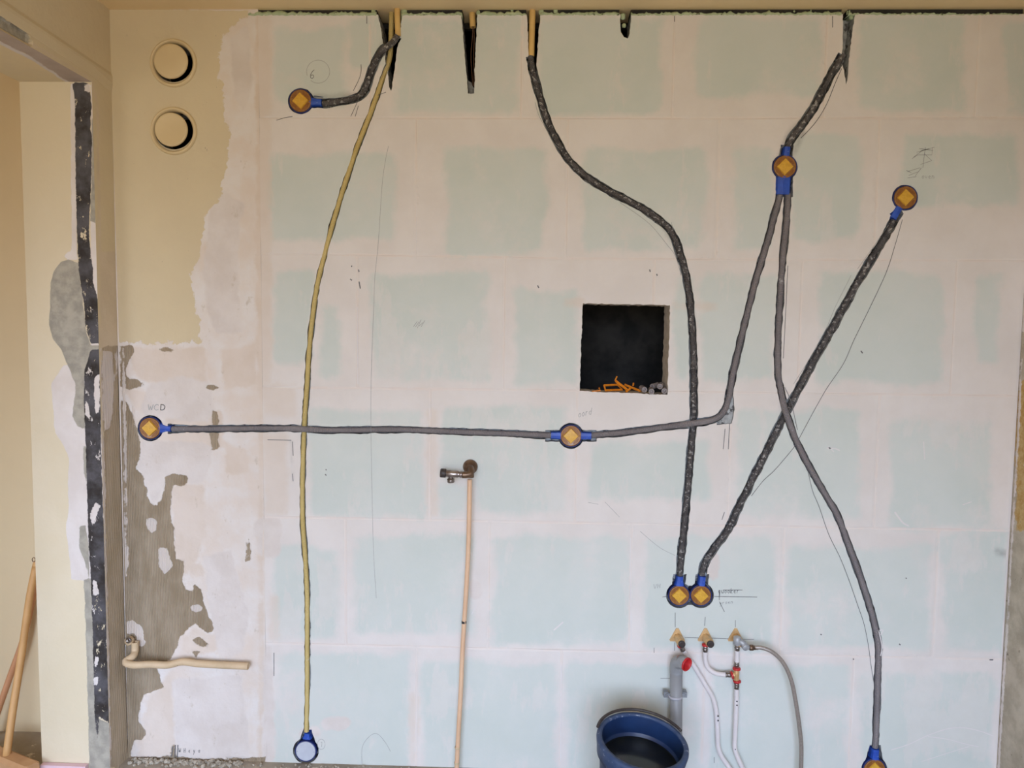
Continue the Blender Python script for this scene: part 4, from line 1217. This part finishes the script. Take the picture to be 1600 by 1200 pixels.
root, ps = thing_tube('braided_hose', [P(u, v, y) for u, v, y in [(1178, 1012, -.058), (1190, 1012, -.062), (1207, 1019, -.068), (1224, 1036, -.07), (1236, 1062, -.07), (1243, 1095, -.07), (1249, 1135, -.066),
                                                              (1252, 1170, -.06), (1251, 1215, -.06)]], 3.2 * PM, M_HOSE, 'braided steel hose arching right from the hose valve to the floor', 'hose')
mb = MB().lathe(P(1171, 1012, -.058), (1, 0, .02), [(0, 4.2 * PM), (.001, 4.8 * PM), (.011, 4.8 * PM), (.013, 3.6 * PM), (.028, 3.5 * PM)], 8, True, True)
part('hose_nut', mb, M_BRASSD, root)


def press(path_pt, ax, root, red=True, y=None, L=.02):
    """steel press sleeve, with red collar"""
    mb = MB(); mb.lathe(path_pt, ax, [(0, 4.0 * PM), (.003, 4.4 * PM), (.006, 4.0 * PM), (L * .5, 4.0 * PM), (L * .6, 4.5 * PM), (L * .7, 4.0 * PM), (L, 4.0 * PM)], 16, True, True)
    part('press_sleeve', mb, M_STEEL, root)
    if red:
        mb = MB().lathe(path_pt - Vector(ax).normalized() * .006, ax, [(0, 4.2 * PM), (.001, 5.2 * PM), (.006, 5.4 * PM), (.007, 4.2 * PM)], 16, True, True)
        part('collar', mb, M_RED, root)


yp = -0.022
root, ps = thing_tube('water_pipe', [P(u, v, y) for u, v, y in [(1068, 1017, -.03), (1074, 1026, -.022), (1086, 1043, -.018), (1101, 1068, -.018), (1114, 1091, -.018), (1119, 1112, -.018), (1121, 1140, -.02), (1122, 1165, -.02),
                                                            (1127, 1181, -.022), (1138, 1197, -.024), (1150, 1215, -.025)]], 3.7 * PM, M_WHITEP,
                      'white water pipe from the left outlet bending right and down behind the drain mouth', 'pipe', group='white water pipes')
press(P(1063.5, 1009, -.034), (P(1068, 1018, -.03) - P(1063.5, 1009, -.034)), root)
mb = MB()
for v in (1119, 1126): part('print_mark', MB().box(P(1122, v, -.0285), (.0022, .0006, .0022)), M_INK, root, smooth=False)
root, ps = thing_tube('water_pipe', [P(u, v, -.03) for u, v in [(1102, 1015), (1102, 1030), (1106, 1043), (1116, 1051), (1128, 1054), (1138, 1054)]], 3.7 * PM, M_WHITEP,
                      'short white water pipe curving from the middle outlet into the side of the tee', 'pipe', group='white water pipes')
press(P(1102, 1009, -.032), (0, 0, -1), root)
mb = MB().lathe(P(1133, 1054, -.03), (1, 0, 0), [(0, 4.1 * PM), (.003, 4.5 * PM), (.006, 4.1 * PM), (.010, 4.1 * PM), (.013, 4.5 * PM), (.018, 4.1 * PM)], 16, True, True)
part('press_sleeve', mb, M_STEEL, root)
root, ps = thing_tube('water_pipe', [P(1152, 1016, -.03), P(1151.5, 1030, -.03), P(1151, 1042, -.03)], 3.7 * PM, M_WHITEP, 'very short white pipe between the hose valve and the tee', 'pipe', group='white water pipes')
press(P(1152, 1007, -.03), (0, 0, -1), root, red=False); press(P(1151, 1034, -.03), (0, 0, -1), root, red=False, L=.016)
root, ps = thing_tube('water_pipe', [P(u, v, -.03) for u, v in [(1151, 1073), (1150.5, 1100), (1149, 1140), (1148, 1168), (1152, 1182), (1160, 1200), (1166, 1216)]], 3.7 * PM, M_WHITEP,
                      'white water pipe dropping from the tee to the bottom edge', 'pipe', group='white water pipes')
press(P(1151, 1067, -.03), (0, 0, -1), root, red=False)
mb = MB()
for v in (1096, 1102): part('print_mark', MB().box(P(1151.5, v, -.0385), (.0022, .0006, .0020)), M_INK, root, smooth=False)
part('print_mark', MB().box(P(1149, 1171, -.0385), (.0014, .0006, .0014)), M_INK, root, smooth=False)
c = P(1151, 1055, -.03); root = empty('pipe_tee', c, 'pressed tee fitting with red collars joining three white pipes', 'pipe fitting')
mb = MB().lathe(P(1151, 1044, -.03), (0, 0, -1), [(0, 3.8 * PM), (.004, 4.4 * PM), (.038, 4.4 * PM), (.042, 3.8 * PM)], 12, True, True)
mb.tube([P(1151, 1054.5, -.03), P(1142, 1054.5, -.03)], 4.2 * PM, 12)
part('tee_body', mb, M_BRASS, root)
for (u, v, ax) in ((1151, 1045, (0, 0, 1)), (1143.5, 1055, (1, 0, .25)), (1151.5, 1064.5, (0, 0, 1))):
    mb = MB().lathe(P(u, v, -.03) - Vector(ax).normalized() * .003, ax, [(0, 4.4 * PM), (.001, 6.2 * PM), (.006, 6.2 * PM), (.007, 4.4 * PM)], 16, True, True)
    part('collar', mb, M_RED, root)

# drain pipe
c = P(1057, 1200, -.045)
root = empty('drain_pipe', Vector((c.x, c.y, ZF)), 'upright grey plastic drain pipe with red sealed mouth turned right', 'drain pipe')
rd = 9.6 * PM
top = P(1056.5, 1050, -.045)
mb = MB().tube([Vector((c.x, c.y, ZF + .001)), Vector((top.x, top.y, top.z))], rd, 24)
part('pipe', mb, M_DRAIN, root)
mouth = P(1073, 1038, -.095); md = Vector((.62, -.78, -.10)).normalized()
cl = spline([top + Vector((0, 0, -.004)), top + Vector((0, 0, .010)), P(1058, 1036, -.055), P(1064, 1034.5, -.075), mouth - md * .012, mouth], 0.004)
mb = MB().tube(cl, rd, 24, cap=False, radf=lambda i: rd * (1.04 if i < len(cl) - 4 else 1.1))
mb.lathe(mouth, md, [(0, rd * 1.1), (0.001, rd * 1.0), (-.002, rd * .93), (-.03, rd * .9)], 24, cap1=True)
part('elbow', mb, M_DRAIN, root)
mb = MB().lathe(mouth, md, [(-.002, rd * 1.12), (.002, rd * 1.13), (.004, rd * 1.04), (.001, rd * .93), (-.012, rd * .80), (-.035, rd * .72), (-.037, .0005)], 28)
part('seal', mb, M_RED, root)
cc = P(1055, 1088, -.045)
mb = MB().lathe(cc, (0, 0, 1), [(-.004, rd * 1.01), (-.004, rd * 1.14), (.004, rd * 1.14), (.004, rd * 1.01)], 28)
part('clamp_ring', mb, M_CLIP, root)
for s_ in (-1, 1):
    mb = MB(); pc = P(1054.5 + 14.5 * s_, 1083.5, -.03)
    mb.box(pc, (.0075, .011, .009)); mb.box(pc + Vector((-.006 * s_, -.012, .0)), (.006, .003, .007)); mb.lathe(pc + Vector((0, -.011, 0)), (0, -1, 0), [(0, .004), (.004, .004)], 10, True, True)
    part('clamp_ear', mb, M_CLIPD, root, smooth=False)

# ------------------------------------------------------------------ bucket
M_BUCKET = simple('blue_bucket_plastic', srgb(34, 58, 100), srgb(28, 48, 86), 14, 0.38, spots=srgb(110, 126, 156), spot_thr=0.69, spot_scale=70)
M_BUCKETR = simple('dusty_blue_rim', srgb(62, 80, 114), srgb(44, 64, 100), 30, 0.5, spots=srgb(140, 148, 166), spot_thr=0.62, spot_scale=70)
M_WATER = simple('murky_water', srgb(20, 22, 20), srgb(34, 36, 28), 18, 0.12)
yb = -0.32
bc = P(1004, 1157, yb)
rb = 74 * (bc.y - CAM[1]) / F
tilt = Matrix.Rotation(math.radians(7), 3, 'X') @ Matrix.Rotation(math.radians(5), 3, 'Y')
axb = (tilt @ Vector((0, 0, 1)))
hb = (bc.z - ZF) / axb.z - 0.012
base = bc - axb * hb
root = empty('bucket', Vector((base.x, base.y, ZF)), 'dark blue plastic bucket with dusty rim standing tilted in front of the drain pipe', 'bucket')
upv = tilt @ Vector((1, 0, 0))
mb = MB(); n = 56
mb.lathe(base, axb, [(0, rb * .66), (0.004, rb * .70), (hb * .8, rb * .885), (hb * .86, rb * .90)], n, cap0=True, up=upv)
mb.lathe(base, axb, [(hb, rb * .90), (hb * .80, rb * .865), (hb * .793, rb * .875), (hb * .783, rb * .875), (hb * .776, rb * .84), (hb * .3, rb * .76), (.012, rb * .66)], n, cap1=True, up=upv)
part('bucket_body', mb, M_BUCKET, root)
mb = MB()
mb.lathe(base, axb, [(hb * .82, rb * .89), (hb * .82, rb * .955), (hb * .87, rb * .965), (hb * .97, rb * 1.0), (hb * .995, rb * .995), (hb * 1.006, rb * .95), (hb, rb * .88), (hb * .97, rb * .895)], n, up=upv)
part('rim', mb, M_BUCKETR, root)
# black handle folded back along the rim
mb = MB(); pts = []
w_ = axb.cross(upv)
for k in range(41):
    t = math.radians(24 + 142 * k / 40)
    pts.append(base + axb * (hb * (1.0) + .006 + .002 * math.sin(t)) + (upv * math.cos(t) + w_ * math.sin(t)) * rb * .995)
mb.tube(pts, .0046, 8)
part('handle', mb, M_BLACKP, root)
mb = MB().lathe(base, axb, [(hb * .755, rb * .838), (hb * .757, .0005)], n, up=upv)
part('water', mb, M_WATER, root)

# ------------------------------------------------------------------ litter on the sill of the square opening
M_ORANGE = simple('orange_plastic', srgb(224, 138, 34), srgb(202, 118, 28), 60, 0.3)
M_TUBEG = simple('grey_tube_offcut', srgb(150, 142, 142), srgb(136, 128, 130), 30, 0.5)


def offcut(u, v, y, ang, label, L=.035):
    c = P(u, v, y); ax = Vector((math.sin(ang), math.cos(ang), 0.12)).normalized(); r = 4.4 * PM
    c = Vector((c.x, c.y, c.z))
    mb = MB().pipe_hollow([c, c + ax * L * .5, c + ax * L], r, r * .66, 14)
    o = part('conduit_offcut', mb, M_TUBEG, None); o.data.transform(Matrix.Translation(-c)); o.location = c
    o['label'] = label; o['category'] = 'offcut'; o['group'] = 'grey offcuts in the opening'


offcut(1007, 609, .004, -.15, 'grey tube offcut farthest left of the bundle on the opening sill')
offcut(1018, 612, -.006, .1, 'grey tube offcut sticking out over the sill edge of the opening')
offcut(1019, 604, .050, .7, 'grey tube offcut lying farthest back in the opening')
offcut(1031, 604, .014, .3, 'grey tube offcut lying on top at the right of the opening sill')
offcut(1038, 611, .0, .25, 'grey tube offcut in the right corner of the opening sill')


def shard(pts, r, label, flat=1.0):
    ps = [P(*p) for p in pts]
    mb = MB().tube(ps, r * PM, 6)
    o = part('orange_scrap', mb, M_ORANGE, None, smooth=False); c = ps[0]; o.data.transform(Matrix.Translation(-c)); o.location = c
    o['label'] = label; o['category'] = 'scrap'; o['group'] = 'orange scraps in the opening'


shard([(944, 602, .02), (965, 601, .05), (972, 609, .04), (946, 610, .012), (944, 602, .02)], 1.8, 'orange plastic loop, bent square, on the opening sill')
shard([(962, 595, .04), (968, 600, .035), (975, 605, .03), (981, 610, .02)], 2.2, 'orange strip leaning diagonally behind the loop')
shard([(961, 595, .045), (964, 588, .045)], 1.2, 'thin upright orange tip rising above the other scraps')
shard([(976, 601, .06), (988, 606, .05), (1001, 611, .03)], 2.0, 'long orange strip lying toward the grey offcuts')
shard([(936, 606, .02), (938, 610, .015), (925, 612, .012)], 1.4, 'small orange splinter at the left of the sill')
shard([(985, 607, .02), (978, 612, .012)], 1.8, 'short orange chip in front of the diagonal strip')
shard([(990, 598, .05), (989, 603, .05)], 1.3, 'tiny orange peg standing among the scraps')

# ------------------------------------------------------------------ brooms in the next room
M_WOOD = simple('pale_wood_handle', srgb(216, 172, 116), srgb(204, 158, 102), 8, 0.55)
M_WOOD2 = simple('reddish_wood_handle', srgb(206, 152, 112), srgb(194, 140, 100), 8, 0.55)
M_BLOCKW = simple('broom_block_wood', srgb(206, 164, 122), srgb(192, 148, 106), 14, 0.65)
M_BRIST = simple('dark_bristles', srgb(48, 46, 50), srgb(70, 66, 66), 90, 0.8)
HC = PZ(14, 1184, ZF + .062)                # middle of the broom head
fl = Vector((HC.x, HC.y, ZF))
root = empty('broom', fl, 'pale wooden broom with its head on the floor, leaning in the doorway', 'broom')
yt0, yt1 = HC.y, Y2 - .03
hp = [(10, 1182, 0), (20, 1110, .22), (34, 1020, .5), (46, 935, .82), (56, 885, 1.0)]
ptsb = [P(u, v, yt0 + (yt1 - yt0) * k) for u, v, k in hp]
tipd = (P(57, 872, yt1) - ptsb[-1])
mb = MB().tube(spline(ptsb, .03), .0120, 12)
mb.lathe(ptsb[-1], tipd, [(0, .012), (.012, .0105), (.024, .004), (.028, .001)], 12, cap1=True)
part('handle', mb, M_WOOD, root)
mb = MB(); tp = P(54, 874, yt1 - .012)
mb.tube([tp + Vector((.006 * math.cos(a_), -.004, .008 * math.sin(a_))) for a_ in [k * math.pi / 6 for k in range(13)]] + [P(56, 866, yt1 - .01), P(57, 856, yt1)], .0014, 5)
part('hanging_loop', mb, M_WIRE, root)
A_ = PZ(-45, 1160, ZF + .062); B_ = PZ(50, 1199, ZF + .062)
dirb = Vector((B_.x - A_.x, B_.y - A_.y, 0)).normalized(); zb_ = max(ZF + .075, .02)
cb = Vector(((A_.x + B_.x) / 2, (A_.y + B_.y) / 2, ZF + .056))
sideb = Vector((-dirb.y, dirb.x, 0)); Lb = (B_ - A_).length / 2
mb = MB(); rr = []
for t, k in ((-1, .75), (-.92, .95), (.92, .95), (1, .75)):
    prof = [(-.032, -.012), (-.032, .006), (-.018, .016), (.018, .016), (.032, .006), (.032, -.012)]
    rr.append([cb + dirb * (t * Lb) + sideb * (a_ * k) + Vector((0, 0, b2)) for a_, b2 in prof])
mb.rings(rr); part('head_block', mb, M_BLOCKW, root, smooth=False)
mb = MB(); rs2 = random.Random(2)
for i in range(44):
    for j in range(6):
        p = cb + dirb * ((-.94 + 1.88 * i / 43) * Lb) + sideb * (-.026 + .0104 * j) + Vector((0, 0, -.011))
        e = p + Vector((rs2.uniform(-.005, .005) - dirb.y * 0 + sideb.x * (j - 2.5) * .003, rs2.uniform(-.005, .005) + sideb.y * (j - 2.5) * .003, -.038))
        mb.tube([p, e], .0016, 4)
o = part('bristles', mb, M_BRIST, root, smooth=False); o['kind'] = 'stuff'
pb = [P(56, 905, Y2 - .014), P(48, 950, Y2 - .02), P(36, 1000, Y2 - .03), P(14, 1062, Y2 - .04), P(-6, 1120, Y2 - .05)]

dl = (pb[-1] - pb[0]).normalized(); pe = pb[-1]
while pe.z > ZF + .012: pe = pe + dl * .01
pb.append(pe)
root = empty('broom_stick', Vector((pe.x, pe.y, ZF)), 'reddish wooden stick crossing behind the pale broom handle', 'stick')
part('shaft', MB().tube(spline(pb, .03), .0105, 12), M_WOOD2, root)

# pink foam board in the doorway
M_PINK = simple('pink_board', srgb(226, 196, 206), srgb(220, 188, 198), 8, 0.7)
zp = P(100, 1191, YR).z
yp0 = YR - .002
mb = MB().box(((P(69, 1195, YR).x + P(139, 1195, YR).x) / 2, yp0 - .010, (ZF + zp) / 2), ((P(139, 1195, YR).x - P(69, 1195, YR).x) / 2, .009, (zp - ZF) / 2))
o = part('pink_foam_strip', mb, M_PINK, None, smooth=False)
o['label'] = 'pink foam strip standing on the floor against the doorway reveal'; o['category'] = 'foam strip'

# rubble along the foot of the plastered part
M_RUB = simple('plaster_rubble', srgb(196, 188, 174), srgb(150, 142, 128), 60, 0.95, bump=1)
mb = MB(); rr3 = random.Random(9)
for i in range(260):
    X = rr3.uniform(XL + .02, -0.98) if i < 200 else rr3.uniform(-.98, -.4); Y = -abs(rr3.gauss(0, .012)) - .012; r = rr3.uniform(.003, .010) * (1 if i < 200 else .6)
    c = Vector((X, Y, ZF + r * .5))
    mb.lathe(c, (rr3.uniform(-1, 1), rr3.uniform(-1, 1), 1), [(-r * .7, r * .4), (-r * .1, r * rr3.uniform(.7, 1.1)), (r * .6, r * .4)], 5, True, True)
o = part('plaster_rubble', mb, M_RUB, None, smooth=False); o['kind'] = 'stuff'
o['label'] = 'crumbs of broken plaster along the foot of the wall'; o['category'] = 'rubble'
